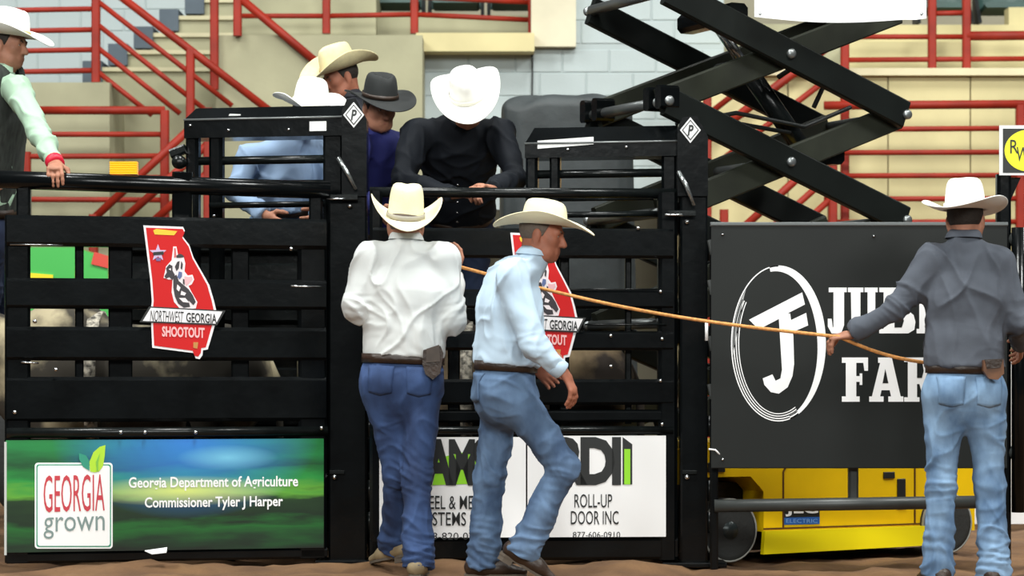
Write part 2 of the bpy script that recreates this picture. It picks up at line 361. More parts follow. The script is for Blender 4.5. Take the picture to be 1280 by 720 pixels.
# ------------------------------------------------------------------ bucking chutes
G1 = Plane(0, 12.25, 410, 12.62); G2 = Plane(465, 12.42, 835, 12.52)
def bar(pl, x0, x1, y0, y1, off, th, name, m, parent, c=None):
    """horizontal bar on a gate: rows y0..y1 taken at the middle of the gate, so it is level in the place"""
    z0 = pl.z(y1); z1 = pl.z(y0); zc = (z0+z1)/2
    return MB().beam(pl.at(x0, zc, off), pl.at(x1, zc, off), th, z1-z0, c=c).build(name, m, parent)
def stile(pl, x0, x1, y0, y1, off, th, name, m, parent, c=None):
    xc = (x0+x1)/2; a = pl.pt(x0, y0); b = pl.pt(x1, y0); wd = (b-a).length
    return MB().beam(pl.at(xc, pl.z(y0), off), pl.at(xc, pl.z(y1), off), th, wd, up=pl.u, c=c).build(name, m, parent)
def hbar_tube(pl, x0, x1, y, r, off, name, m, parent, x0y=None):
    return MB().tube([pl.at(x0, pl.z(y), off), pl.at(x1, pl.z(y), off)], r, 14).build(name, m, parent, True)
g1 = thing('chute_gate', G1.at(205, 0), 'left black steel chute gate above the green printed banner', 'gate', 'bucking chute gates')
stile(G1, 6, 38, 272, 700, 0, .07, 'stile', BLACK, g1); stile(G1, 372, 408, 276, 700, 0, .07, 'stile', BLACK, g1)
for y0, y1, th in ((272, 310, .09), (349, 387, .07), (409, 451, .07), (471, 527, .06)): bar(G1, 8, 406, y0, y1, .015, th, 'slat', BLACK, g1, .018)
for x0, x1 in ((94, 105), (136, 166), (290, 312)): stile(G1, x0, x1, 300, 500, -.03, .03, 'upright', BLACK, g1)
hbar_tube(G1, 8, 408, 540, .026, .03, 'bottom_tube', BLACK2, g1)
bar(G1, 8, 406, 548, 690, -.01, .02, 'sheet_panel', BLACK, g1, .004); bar(G1, 8, 408, 687, 701, .0, .07, 'bottom_rail', BLACK, g1)
for x, y in ((18, 515), (69, 462), (43, 402), (150, 540), (243, 540), (362, 312), (180, 540), (400, 535)): bolt(g1, G1.pt(x, y, .06 if y == 540 else .055), G1.n, .011)
for x0, x1, y in ((26, 48, 453), (362, 400, 358), (12, 78, 306)): MB().tube([G1.pt(x0, y, .05), G1.pt(x1, y+1, .05)], .005, 8).build('latch_pin', STEEL, g1, True)
g2 = thing('chute_gate', G2.at(650, 0), 'right black steel chute gate above the white printed banner', 'gate', 'bucking chute gates')
stile(G2, 462, 478, 240, 700, 0, .07, 'stile', BLACK, g2); stile(G2, 822, 846, 240, 700, 0, .08, 'stile', BLACK, g2)
for y0, y1, th in ((286, 323, .09), (362, 386, .07), (414, 438, .07), (474, 506, .06), (512, 528, .04)): bar(G2, 466, 840, y0, y1, .015, th, 'slat', BLACK, g2, .014)
for x0, x1 in ((560, 575), (700, 712), (782, 790)): stile(G2, x0, x1, 300, 530, -.03, .03, 'upright', BLACK2, g2)
hbar_tube(G2, 462, 846, 241, .026, .0, 'top_tube', BLACK2, g2); hbar_tube(G2, 466, 840, 538, .022, .03, 'bottom_tube', BLACK2, g2)
bar(G2, 466, 840, 545, 680, -.01, .02, 'sheet_panel', BLACK, g2, .004); bar(G2, 462, 846, 672, 700, 0, .07, 'bottom_rail', BLACK, g2)
for x, y in ((824, 365), (826, 424), (824, 476), (762, 420), (762, 458), (796, 286), (826, 530)): bolt(g2, G2.pt(x, y, .055), G2.n, .010)
for x0, x1, y in ((690, 826, 362), (730, 832, 406), (690, 828, 297)): MB().tube([G2.pt(x0, y, .052), G2.pt(x1, y, .052)], .004, 8).build('edge_rod', BLACK2, g2, True)
# pillars between the chutes
LOGO_W = mat('badge_white', (0.8, 0.8, 0.8), 0.4)
def pillar(pl, xs, ytop, label, px, hand):
    x0, x1, x2 = xs                                   # lower column x0..x2, slimmer head x1..x2
    r = thing('chute_pillar', pl.at((x0+x2)/2, 0), label, 'post', 'chute pillars')
    stile(pl, x0, x2, 246, 706, -.03, .12, 'column', BLACK, r, .01)
    # head with a sloped top corner
    hp = [(x1, 246), (x2, 246), (x2, ytop+22), (x2-14, ytop-4), (x1+6, ytop-2), (x1, ytop+12)]
    MB().prism([pl.pt(x, y, .05) for x, y in hp], -pl.n*.16).build('head', BLACK, r)
    cx, cy = px                                       # diamond badge
    poly_on(pl, [(cx, cy-16), (cx+13, cy), (cx, cy+16), (cx-13, cy)], .056, LOGO_W, r, 'badge', .006)
    poly_on(pl, [(cx, cy-13), (cx+10.5, cy), (cx, cy+13), (cx-10.5, cy)], .058, INK, r, 'badge_field', .003)
    poly_on(pl, [(cx, cy-11), (cx+9, cy), (cx, cy+11), (cx-9, cy)], .060, LOGO_W, r, 'badge_inner', .003)
    text_on(pl, 'P', cx-3.6, cx+4, cy-6.5, cy+7, .0615, INK, r, 'badge_letter', shear=.2, offset=.03)
    a, b = hand                                       # chrome latch lever
    MB().tube([pl.pt(*a, .07), pl.pt(a[0]*.55+b[0]*.45, a[1]*.6+b[1]*.4, .10), pl.pt(*b, .08)], [.011, .012, .009], 10).build('latch_lever', mat('scuffed_lever', (.32, .34, .34), .2, metal=.8, bump=.5, bscale=40), r, True)
    MB().beam(pl.pt(b[0]-32, b[1]+10, .07), pl.pt(b[0]+2, b[1]+10, .07), .02, .03).build('latch_bar', BLACK2, r)
    MB().tube([pl.pt(b[0]-36, b[1]+12, .085), pl.pt(b[0]-14, b[1]+12, .085)], .006, 8).build('latch_pin', STEEL, r, True)
    bolt(r, pl.pt(b[0]-8, b[1]+20, .045), pl.n, .013)
    for y in (300, 420, 520, 600, 640): 
        MB().tube([pl.pt(x2+3, y, .0), pl.pt(x2+3, y+26, .0)], .014, 10).build('hinge_knuckle', BLACK2, r, True)
    bolt(r, pl.pt(x0+8, 596, .045), pl.n, .013)
    MB().beam(pl.pt(x0+2, 590, .04), pl.pt(x0+20, 590, .04), .012, .02).build('lug', BLACK2, r)
    MB().beam(pl.at((x0+x2)/2, .012, -.03)-pl.u*.16, pl.at((x0+x2)/2, .012, -.03)+pl.u*.16, .24, .024).build('foot_plate', BLACK, r)
    return r
PL1 = Plane(405, 12.66, 465, 12.66); PL2 = Plane(835, 12.50, 890, 12.50)
pillar(PL1, (411, 428, 459), 128, 'left chute pillar with diamond badge beside the white shirted man', (443, 145), ((424, 199), (446, 238)))
pillar(PL2, (850, 846, 884), 150, 'right chute pillar with diamond badge beside the dark printed panel', (862, 164), ((847, 216), (866, 258)))
# overhead box frames on each chute
B1 = Plane(228, 12.86, 432, 12.70); B2 = Plane(655, 12.72, 852, 12.58)
STK = mat('sticker', (.8, .8, .78), .5)
def box_frame(pl, x0, x1, y_top, y_edge, y_bot, label, posts, tubes, stickers, bolts, dep=.2):
    r = thing('chute_head_frame', pl.at((x0+x1)/2, 0), label, 'frame', 'chute head frames')
    z = [pl.z(v) for v in (y_top, y_edge, y_bot)]
    def sec(x, sh): return [pl.at(x, z[2], .0), pl.at(x, z[1], .0), pl.at(x+sh, z[0], -.10), pl.at(x+sh, z[0], -dep), pl.at(x+sh*.5, z[2], -dep)]
    A = sec(x0, 8); Bq = sec(x1, -6); n = 5
    MB().add(A+Bq, [list(range(n)), [n+i for i in range(n)][::-1]]+[[i, (i+1) % n, n+(i+1) % n, n+i] for i in range(n)]).build('top_box', BLACK, r)
    MB().tube([pl.at(x0, z[1], .002), pl.at(x1, z[1], .002)], .006, 8).build('edge_bead', mat('grey_bead', (.16, .17, .17), .3, metal=.3), r, True)  # paler grey line along the front top edge
    for p0, p1, ya, yb in posts: stile(pl, p0, p1, ya, yb, -.05, .07, 'upright', BLACK, r)
    for t0, t1, y, rr, off in tubes: hbar_tube(pl, t0, t1, y, rr, off, 'tube', BLACK2, r)
    for s in stickers: poly_on(pl, s[0], s[1], STK, r, 'sticker', .002)
    for x, y in bolts: bolt(r, pl.pt(x, y, 0), pl.n, .009)
    return r
box_frame(B1, 230, 432, 131, 148, 171, 'left overhead box frame with small white stickers', [(230, 246, 168, 560), (259, 276, 168, 560), (402, 428, 168, 560)],
          [(240, 425, 199, .022, -.05), (262, 405, 256, .016, .0), (262, 405, 228, .014, -.05)], [([(285, 141.5), (299, 142), (295, 149.5), (281, 149)], -.03), ([(387, 152), (408, 151.5), (408, 163.5), (387, 164)], .002)],
          [(286, 163), (361, 162), (238, 157), (268, 270)])
kn = thing('slide_stop', B1.pt(221, 190, 0), 'black latch block sticking out left of the left box frame', 'latch')
MB().beam(B1.pt(214, 193, .0), B1.pt(232, 186, .0), .05, .05).build('arm', BLACK2, kn); MB().lathe(B1.pt(225, 203, .03), B1.n, [(.032, -.05), (.036, -.03), (.036, .0), (.03, .012), (.001, .014)], 16).build('roller', BLACK2, kn, True)
box_frame(B2, 656, 852, 156, 178, 196, 'right overhead box frame with a long white label', [(656, 671, 190, 560), (686, 699, 190, 560), (826, 846, 190, 560)],
          [(660, 840, 216, .022, -.05), (640, 836, 268, .016, .0), (690, 815, 247, .012, -.08)], [([(672, 176), (742, 171), (742, 180.5), (672, 186)], .003)], [(710, 187), (783, 184), (668, 270)])
# long top rails across the front of the left chute and its amber lamp
tr = thing('top_rail', G1.pt(200, 235), 'thick black pipe running across the top of the left chute', 'rail')
MB().tube([P(-40, 223, 12.28), P(200, 231, 12.44), P(412, 238, 12.6)], .045, 18).build('pipe', BLACK, tr, True)
MB().beam(P(228, 215, 12.45), P(228, 290, 12.5), .06, .10, up=(1, 0, 0)).build('bracket', BLACK, tr)
MB().beam(P(30, 235, 12.33), P(30, 290, 12.33), .05, .07, up=(1, 0, 0)).build('bracket', BLACK, tr)
MB().beam(P(395, 240, 12.6), P(395, 290, 12.6), .05, .07, up=(1, 0, 0)).build('bracket', BLACK, tr)
al = thing('amber_lamp', P(155, 220, 12.5), 'small glowing amber lamp on the black top pipe', 'lamp')
MB().beam(P(137, 219.5, 12.44), P(173, 220, 12.44), .07, .012).build('base', BLACK2, al)
m = MB()
for k in range(6): m.beam(P(138, 203.5+2.8*k, 12.44), P(172, 203.5+2.8*k, 12.44), .05, .0088, c=.002)
m.build('lens', mat('amber_lens', (.75, .28, .0), .3, emit=((1, .36, .0), .75)), al)
# rear rails of the chutes, sheets added to darken the gaps, catwalk behind them
rr_ = thing('chute_back_fence', V3(-.6, 13.55, 0), 'dark rear fence of the chutes behind the bulls', 'fence')
for i in range(9):
    z = .18+i*.19
    MB().beam((P(150, 400, 13.55).x, 13.55, z), (P(428, 400, 13.55).x, 13.55, z), .05, .13).build('rail', BLACK2, rr_)
    if i < 7: MB().beam((P(432, 400, 13.55).x, 13.55, z), (P(742, 400, 13.55).x, 13.55, z), .05, .13).build('rail', BLACK2, rr_)
MB().beam((P(152, 400, 13.6).x, 13.6, .86), (P(428, 400, 13.6).x, 13.6, .86), .012, 1.64, c=.002).build('shade_sheet', BLACK2, rr_)
MB().beam((P(432, 400, 13.6).x, 13.6, .72), (P(742, 400, 13.6).x, 13.6, .72), .012, 1.36, c=.002).build('shade_sheet', BLACK2, rr_)
for x in (150, 300, 462, 640, 740): MB().beam((P(x, 400, 13.6).x, 13.62, 0), (P(x, 400, 13.6).x, 13.62, 1.44), .08, .08, up=(1, 0, 0)).build('post', BLACK2, rr_)
CZ = 0.98
cw = thing('catwalk', V3(-1, 14.3, CZ), 'dark steel catwalk behind the chutes that the men stand on', 'platform')
for k in range(7): MB().beam((-3.4, 13.75+k*.2, CZ-.02), (-.03, 13.75+k*.2, CZ-.02), .185, .04, c=.004).build('plank', BLACK2, cw)
for x in (-3.2, -2.1, -1.0, -.1):
    for y in (13.85, 14.85): MB().beam((x, y, 0), (x, y, CZ-.04), .07, .07, up=(1, 0, 0)).build('leg', BLACK2, cw)
tag(MB().prism([P(181, 689, 12.2), P(209, 685, 12.25), P(208, 691, 12.2), P(190, 693, 12.18)], (0, 0, .004)).build('paper_scrap', PWHITE), 'white paper scrap on the dirt under the left gate', 'paper')
# ------------------------------------------------------------------ banners and emblems on the gates
def grade_mat(name, stops, axis, lo, hi, noise=0.1, extra=None):
    """printed picture: colour bands along one object axis, broken by cloud noise"""
    m = bpy.data.materials.new(name); m.use_nodes = True; nt = m.node_tree; b = nt.nodes['Principled BSDF']; b.inputs['Roughness'].default_value = .4
    tc = nt.nodes.new('ShaderNodeTexCoord'); sx = nt.nodes.new('ShaderNodeSeparateXYZ'); nt.links.new(tc.outputs['Object'], sx.inputs[0])
    mp = nt.nodes.new('ShaderNodeMapping'); mp.inputs['Scale'].default_value = (1.6, 1.6, 9); nt.links.new(tc.outputs['Object'], mp.inputs[0])
    nz = nt.nodes.new('ShaderNodeTexNoise'); nz.inputs['Scale'].default_value = 2.0; nz.inputs['Detail'].default_value = 4; nt.links.new(mp.outputs[0], nz.inputs[0])
    mr = nt.nodes.new('ShaderNodeMapRange'); mr.inputs['From Min'].default_value = lo; mr.inputs['From Max'].default_value = hi; nt.links.new(sx.outputs[axis], mr.inputs[0])
    ad = nt.nodes.new('ShaderNodeMath'); ad.operation = 'MULTIPLY_ADD'; nt.links.new(nz.outputs[0], ad.inputs[0]); ad.inputs[1].default_value = noise; nt.links.new(mr.outputs[0], ad.inputs[2])
    sb = nt.nodes.new('ShaderNodeMath'); sb.operation = 'SUBTRACT'; nt.links.new(ad.outputs[0], sb.inputs[0]); sb.inputs[1].default_value = noise*.5
    cr = nt.nodes.new('ShaderNodeValToRGB'); e = cr.color_ramp.elements
    while len(e) < len(stops): e.new(.5)
    for q, (p_, c_) in zip(e, stops): q.position = p_; q.color = (*c_, 1)
    nt.links.new(sb.outputs[0], cr.inputs[0]); out = cr.outputs[0]
    for (cx, cz, rx, rz, col, amt) in (extra or []):
        mm = nt.nodes.new('ShaderNodeMapping'); mm.vector_type = 'POINT'; mm.inputs['Location'].default_value = (-cx/rx, 0, -cz/rz); mm.inputs['Scale'].default_value = (1/rx, 0, 1/rz)
        nt.links.new(tc.outputs['Object'], mm.inputs[0])
        g = nt.nodes.new('ShaderNodeTexGradient'); g.gradient_type = 'SPHERICAL'; nt.links.new(mm.outputs[0], g.inputs[0])
        mu = nt.nodes.new('ShaderNodeMath'); mu.operation = 'MULTIPLY'; nt.links.new(g.outputs[1], mu.inputs[0]); mu.inputs[1].default_value = amt
        mx = nt.nodes.new('ShaderNodeMix'); mx.data_type = 'RGBA'; nt.links.new(mu.outputs[0], mx.inputs[0]); nt.links.new(out, mx.inputs[6]); mx.inputs[7].default_value = (*col, 1); out = mx.outputs[2]
    nt.links.new(out, b.inputs['Base Color']); return m
bn = thing('banner', G1.at(204, G1.z(690)), 'green field photo banner with white logo on the left gate', 'banner')
HB = G1.z(550)-G1.z(687)
gm = grade_mat('green_field_print', [(0, (.001, .006, .002)), (.10, (.003, .03, .008)), (.24, (.006, .11, .015)), (.33, (.001, .018, .004)), (.48, (.006, .035, .006)), (.56, (.10, .34, .03)), (.66, (.012, .26, .04)), (.8, (.003, .07, .018)), (1, (.01, .22, .05))],
               2, 0, HB, .34, [(.12, HB*1.05, .65, HB*.75, (.03, .22, .75), .95), (.32, HB*.86, .25, HB*.12, (.2, .6, .8), .8), (.1, HB*.56, .5, HB*.14, (.75, .85, .2), .9)])
MB().prism([G1.at(x, G1.z(y), .044) for x, y in ((7, 687), (403, 687), (403, 549), (7, 549))], -G1.n*.008).build('vinyl_sheet', gm, bn)
MB().prism([G1.at(x, G1.z(y), .046) for x, y in ((5, 551), (8, 551), (8, 690), (5, 690))], -G1.n*.01).build('edge_strip', mat('pale_edge', (.5, .52, .5), .5), bn)
def rrect(x0, x1, y0, y1, r):
    o = []
    for cx, cy, a in ((x1-r, y1-r, 0), (x0+r, y1-r, 90), (x0+r, y0+r, 180), (x1-r, y0+r, 270)):
        for k in range(5): t = math.radians(a+22.5*k); o.append((cx+r*math.cos(t), cy+r*math.sin(t)))
    return o
poly_on(G1, rrect(43, 140, 578, 685, 4), .0465, PWHITE, bn, 'logo_card'); poly_on(G1, rrect(45, 138, 580, 683, 3), .0475, mat('logo_green', (.03, .30, .18), .5), bn, 'logo_border'); poly_on(G1, rrect(46.5, 136.5, 581.5, 681.5, 3), .0485, PWHITE, bn, 'logo_field')
RT = mat('logo_red', (.55, .04, .06), .5); GT = mat('logo_grey', (.20, .28, .27), .5)
text_on(G1, 'GEORGIA', 54, 130, 594, 640, .0505, RT, bn, skew=2); text_on(G1, 'grown', 54, 130, 646, 673, .0505, GT, bn, skew=2)
poly_on(G1, [(112, 589), (111, 577), (116, 565), (124, 558), (131, 556), (130, 570), (128, 582), (123, 589), (117, 590)], .051, mat('leaf_lime', (.42, .70, .03), .5), bn, 'leaf')
poly_on(G1, [(111, 588), (103, 583), (98, 573), (98, 566), (107, 569), (111, 576)], .051, mat('leaf_teal', (.02, .28, .18), .5), bn, 'leaf')
poly_on(G1, [(120, 588), (119, 577), (124, 566), (122, 578), (122, 588)], .0535, mat('leaf_vein', (.2, .5, .05), .5), bn, 'leaf_vein')
text_on(G1, 'Georgia Department of Agriculture', 160, 371, 596, 613.5, .0465, PWHITE, bn, skew=2, offset=.02); text_on(G1, 'Commissioner Tyler J Harper', 180, 352, 621, 638, .0465, PWHITE, bn, skew=2, offset=.02)
# white two-part banner
bw = thing('banner', G2.at(565, G2.z(677)), 'left half of the white banner with steel company lettering on the right gate', 'banner')
def on2(x0, x1, y0, y1, off, th, m, par, name): return MB().prism([G2.at(x0, G2.z(y1), off), G2.at(x1, G2.z(y1), off), G2.at(x1, G2.z(y0), off), G2.at(x0, G2.z(y0), off)], -G2.n*th).build(name, m, par)
on2(474, 656.5, 546, 671, .044, .008, WHITE, bw, 'vinyl_sheet')
LIME = mat('lime_print', (.30, .75, .02), .5)
poly_on(G2, [(548, 572), (600, 560), (600, 604), (540, 606)], .0455, LIME, bw, 'green_wedge', .001)
text_on(G2, 'AMS', 530, 612, 548, 607, .0465, INK, bw, offset=.05, spacing=.85)
text_on(G2, 'STEEL & METAL', 521, 616, 619, 636, .0465, INK, bw, offset=.004); text_on(G2, 'SYSTEMS', 524, 582, 639.5, 656.5, .0465, INK, bw, offset=.004); text_on(G2, '8-820-07', 540, 592, 665, 674, .0465, INK, bw)
bx = thing('banner', G2.at(745, G2.z(677)), 'right half of the white banner with roll-up door lettering on the right gate', 'banner')
on2(658.5, 831, 544.5, 671, .044, .008, WHITE, bx, 'vinyl_sheet')
text_on(G2, 'RDI', 694, 775, 546, 606, .0465, INK, bx, offset=.045, spacing=.82)
poly_on(G2, [(777, 546), (789, 555), (789, 605), (777, 605)], .0465, INK, bx, 'door_mark', .001); poly_on(G2, [(779, 561), (786.5, 561), (786.5, 605), (779, 605)], .0475, LIME, bx, 'door_mark_fill', .001)
text_on(G2, 'ROLL-UP', 717, 764, 617, 634, .0465, INK, bx, offset=.004); text_on(G2, 'DOOR INC', 712.5, 772, 638, 655, .0465, INK, bx, offset=.004); text_on(G2, '877-606-0910', 715, 774, 664, 671.5, .0465, INK, bx)
GA = [(177.9, 282.7), (227.2, 284.5), (229.5, 289), (226.5, 296), (235, 307), (240.4, 322.8), (251, 341), (260, 357), (265.5, 375.5), (268.6, 388.6), (266.8, 407), (261.5, 425.6), (258, 437), (252, 438), (251.5, 444), (248, 449), (243, 448), (240.4, 441.4), (189, 434.8), (187.7, 407), (187.7, 383.4), (188.5, 377), (186.4, 349)]
SRED = mat('sign_red', (.55, .009, .010), .5, spec=.25); SWH = mat('sign_white', (.82, .80, .82), .4)
def emblem(pl, dx, dy, sx, off, label):
    r = thing('state_sign', pl.pt(223+dx, 440+dy, off), label, 'sign', 'red state-shaped signs')
    T = lambda pts: [(190+(x-190)*sx+dx, y+dy) for x, y in pts]
    cx, cy = 222, 360; inn = [(cx+(x-cx)*.93, cy+(y-cy)*.965) for x, y in GA]
    poly_on(pl, T(GA), off, SWH, r, 'border_plate', .006); poly_on(pl, T(inn), off+.002, SRED, r, 'red_field', .003)
    poly_on(pl, T([(190, 289), (194, 287), (220, 290), (216, 295), (192, 294)]), off+.0035, mat('sign_yellow', (.85, .5, .02), .4), r, 'yellow_strip')
    star = [(196+(11 if k % 2 == 0 else 4.5)*math.sin(k*math.pi/5), 317-(11 if k % 2 == 0 else 4.5)*math.cos(k*math.pi/5)) for k in range(10)]
    poly_on(pl, T(star), off+.0035, mat('star_lilac', (.55, .42, .62), .4), r, 'star'); poly_on(pl, T([(190, 316), (203, 315), (203, 319), (190, 320)]), off+.005, INK, r, 'star_band', .001); poly_on(pl, T([(193, 323), (200, 323), (199, 327), (194, 327)]), off+.005, mat('star_dark', (.16, .1, .25), .4), r, 'star_mark', .001)
    # bull rider picture: pale outline shape, dark bull and rider on it
    poly_on(pl, T([(215, 309), (219, 309), (221, 320), (228, 322), (230, 330), (229, 340), (233, 345), (239, 344), (241, 350), (238, 356), (234, 358), (238, 366), (245, 378), (243, 386), (224, 387), (216, 378), (213, 366), (214, 350), (209, 350), (203, 348), (206, 334), (213, 326), (214, 318)]), off+.0035, mat('rider_pale', (.80, .72, .74), .4), r, 'rider_backing')
    DKM = mat('rider_dark', (.03, .025, .03), .5); PAL = MATS['rider_pale']
    pic = lambda pts, m_, nm, o=.005: poly_on(pl, T(pts), off+o, m_, r, nm, .001)
    pic([(206, 336), (210, 331), (214, 333), (214, 339), (217, 344), (214, 351), (210, 347), (206, 349), (204, 346), (207, 341)], DKM, 'bull_head_picture')
    pic([(215, 346), (219, 344), (222, 352), (228, 357), (234, 362), (239, 369), (243, 378), (240, 382), (234, 376), (236, 384), (228, 385), (221, 380), (217, 371), (215, 360)], DKM, 'bull_picture')
    pic([(220, 356), (224, 360), (222, 365), (219, 362)], PAL, 'highlight_picture', .0065); pic([(225, 364), (231, 367), (229, 370), (224, 369)], PAL, 'highlight_picture', .0065); pic([(222, 373), (230, 373), (235, 379), (227, 378)], PAL, 'highlight_picture', .0065)
    pic([(209, 337), (212, 336), (212, 339)], PAL, 'highlight_picture', .0065)
    pic([(219, 320), (223, 318), (226, 319), (229, 322), (224, 323), (219, 323)], DKM, 'hat_picture')
    pic([(220, 328), (223, 327), (222, 336), (219, 340), (217, 334)], DKM, 'vest_picture'); pic([(225, 327), (227, 331), (226, 338), (224, 336)], DKM, 'vest_picture')
    pic([(222, 340), (226, 341), (226, 346), (223, 350), (220, 347)], mat('rider_blue', (.10, .14, .30), .5), 'jeans_picture')
    pic([(229, 346), (234, 347), (238, 346), (239, 350), (235, 354), (231, 358), (229, 353)], mat('rider_pink', (.75, .42, .45), .5), 'chap_picture'); pic([(227, 349), (229, 350), (229, 357), (227, 355)], DKM, 'chap_picture')
    poly_on(pl, T([(216, 311), (218, 311), (219, 322), (216, 323)]), off+.005, mat('rider_skin', (.6, .12, .12), .5), r, 'arm_picture', .001)
    poly_on(pl, T([(185, 383.4), (280, 388.6), (269.4, 407), (173.2, 403)]), off+.006, INK, r, 'ribbon_edge', .004); poly_on(pl, T([(187, 385.2), (276, 390), (268, 405), (177, 401.5)]), off+.0075, SWH, r, 'ribbon', .003)
    xa = lambda x: T([(x, 0)])[0][0]
    text_on(pl, 'NORTHWEST', xa(186), xa(228), 388+dy, 402+dy, off+.009, INK, r, skew=-2, shear=.25); text_on(pl, 'GEORGIA', xa(231), xa(269), 391+dy, 403+dy, off+.009, INK, r, skew=-2, offset=.02)
    text_on(pl, 'SHOOTOUT', xa(201), xa(254), 408+dy, 421+dy, off+.0045, mat('sign_pink', (.85, .45, .45), .4), r, skew=-2, offset=.035)
    poly_on(pl, T([(240, 428), (246, 428), (245, 436), (240, 435)]), off+.004, mat('sign_ochre', (.5, .22, .05), .4), r, 'peach_mark')
    return r
emblem(G1, 0, 0, 1.0, .064, 'red Georgia-shaped sign fully visible on the left gate')
emblem(G2, 458, 9, .92, .064, 'red Georgia-shaped sign half hidden behind the pale blue shirted man')
# ------------------------------------------------------------------ dark printed panel on the fence at right
FP = Plane(890, 12.32, 1262, 12.32)
fn = thing('fence_panel', FP.at(1070, 0), 'dark pipe fence section under and beside the charcoal printed panel', 'fence')
GP = mat('dull_grey_pipe', (.045, .05, .048), .4, spec=.5, var=.3, vscale=6)
MB().tube([FP.pt(893, 632.5, 0), FP.pt(1258, 627, 0)], .032, 16).build('lower_rail', GP, fn, True)
MB().beam(FP.pt(1067, 575, -.02), FP.pt(1067, 625, -.02), .05, .05, up=(1, 0, 0)).build('strut', GP, fn)
MB().beam(FP.pt(1254, 218, .0), FP.at(1254, 0, .0), .07, .07, up=(1, 0, 0)).build('post', BLACK, fn)
MB().beam(FP.pt(893, 262+18, -.03), FP.at(893, 0, -.03), .05, .04, up=(1, 0, 0)).build('post', BLACK, fn)
MB().tube([FP.pt(1254, 299, 0), FP.pt(1330, 299, 0)], .034, 12).build('upper_rail', GP, fn, True)
MB().tube([FP.pt(1254, 566, 0), FP.pt(1330, 564, 0)], .032, 12).build('upper_rail', GP, fn, True)
MB().tube([FP.pt(1272, 285, .03), FP.pt(1272, 640, .03)], .036, 14).build('drop_bar', BLACK, fn, True)
MB().prism([FP.pt(1258, 222, .0), FP.pt(1276, 222, .0), FP.pt(1258, 262, .0)], FP.n*-.02).build('gusset', BLACK, fn)
for y in (300, 350, 420, 480): MB().beam(FP.pt(887, y, .02), FP.pt(891, y+18, .02), .02, .03).build('hinge', GP, fn)
MB().tube([FP.pt(882, 400, .06), FP.pt(882, 426, .06)], .008, 8).build('white_tie', PWHITE, fn, True)
MB().tube([FP.pt(885, 561, .05), FP.pt(893, 562, .06), FP.pt(899, 568, .05)], .005, 6).build('string', PWHITE, fn, True)
jp = thing('printed_panel', FP.at(1070, FP.z(586)), 'charcoal panel with white ring logo and slab letters on fence', 'panel')
CH = mat('charcoal_panel', (.017, .019, .018), .4, spec=.18, var=.2, vscale=1.5)
MB().beam(FP.pt(888, 432.5, .045), FP.pt(1256, 432.5, .045), .02, FP.z(280)-FP.z(585), c=.004).build('board', CH, jp)
MB().beam(FP.pt(887, 281, .045), FP.pt(1257, 281, .045), .034, .02, c=.005).build('top_edge', mat('edge_grey', (.12, .13, .13), .35, metal=.3), jp)
for x, y in ((902, 294), (1090, 296), (902, 574)): bolt(jp, FP.pt(x, y, .055), FP.n, .007)
# ring: thick to the right and top, thin lines at left and bottom
def ring_on(pl, cx, cy, rx, ry, wfun, a0, a1, off, m, par, name, n=72):
    V = []; F = []
    for i in range(n+1):
        a = a0+(a1-a0)*i/n; wd = wfun(a); c, s_ = math.cos(a), math.sin(a)
        V += [pl.pt(cx+rx*c, cy+ry*s_, off), pl.pt(cx+(rx-wd)*c, cy+(ry-wd)*s_, off)]
    F = [[2*i, 2*i+1, 2*i+3, 2*i+2] for i in range(n)]
    return obj(name, V, F, m, par)
ring_on(FP, 971.5, 429.5, 59, 97, lambda a: 4.5+6.5*max(0, math.cos(a+.45)), -math.pi*.56, math.pi*.42, .0565, PWHITE, jp, 'ring')
for q, (o_, wd) in enumerate(((0, 1.4), (3, 1.3), (6, 1.2), (9, 1.1))):
    ring_on(FP, 971.5, 429.5, 59-o_, 97-o_, lambda a: wd, math.pi*.36, math.pi*(1.2 if q else 1.5), .0565, PWHITE, jp, 'ring_line')
ring_on(FP, 971.5, 429.5, 57, 95, lambda a: 6*max(0, math.sin((a-math.pi*.95)/(math.pi*.3)*math.pi)), math.pi*.95, math.pi*1.25, .0565, mat('grey_print', (.35, .36, .36), .5), jp, 'ring_texture')
poly_on(FP, [(935, 400), (1001, 366), (1004.5, 381), (984, 391.5), (986, 401), (1006, 391.5), (1008.5, 407), (983, 418), (978, 419), (974, 398), (947, 412)], .0565, PWHITE, jp, 'monogram', .0015)
poly_on(FP, [(972, 398), (986, 392), (990, 420), (991, 455), (989, 470), (983, 484), (972, 492), (962, 490), (954, 481), (952, 473), (964, 468), (968, 476), (974, 473), (976, 462), (974, 430)], .0568, PWHITE, jp, 'monogram', .0015)
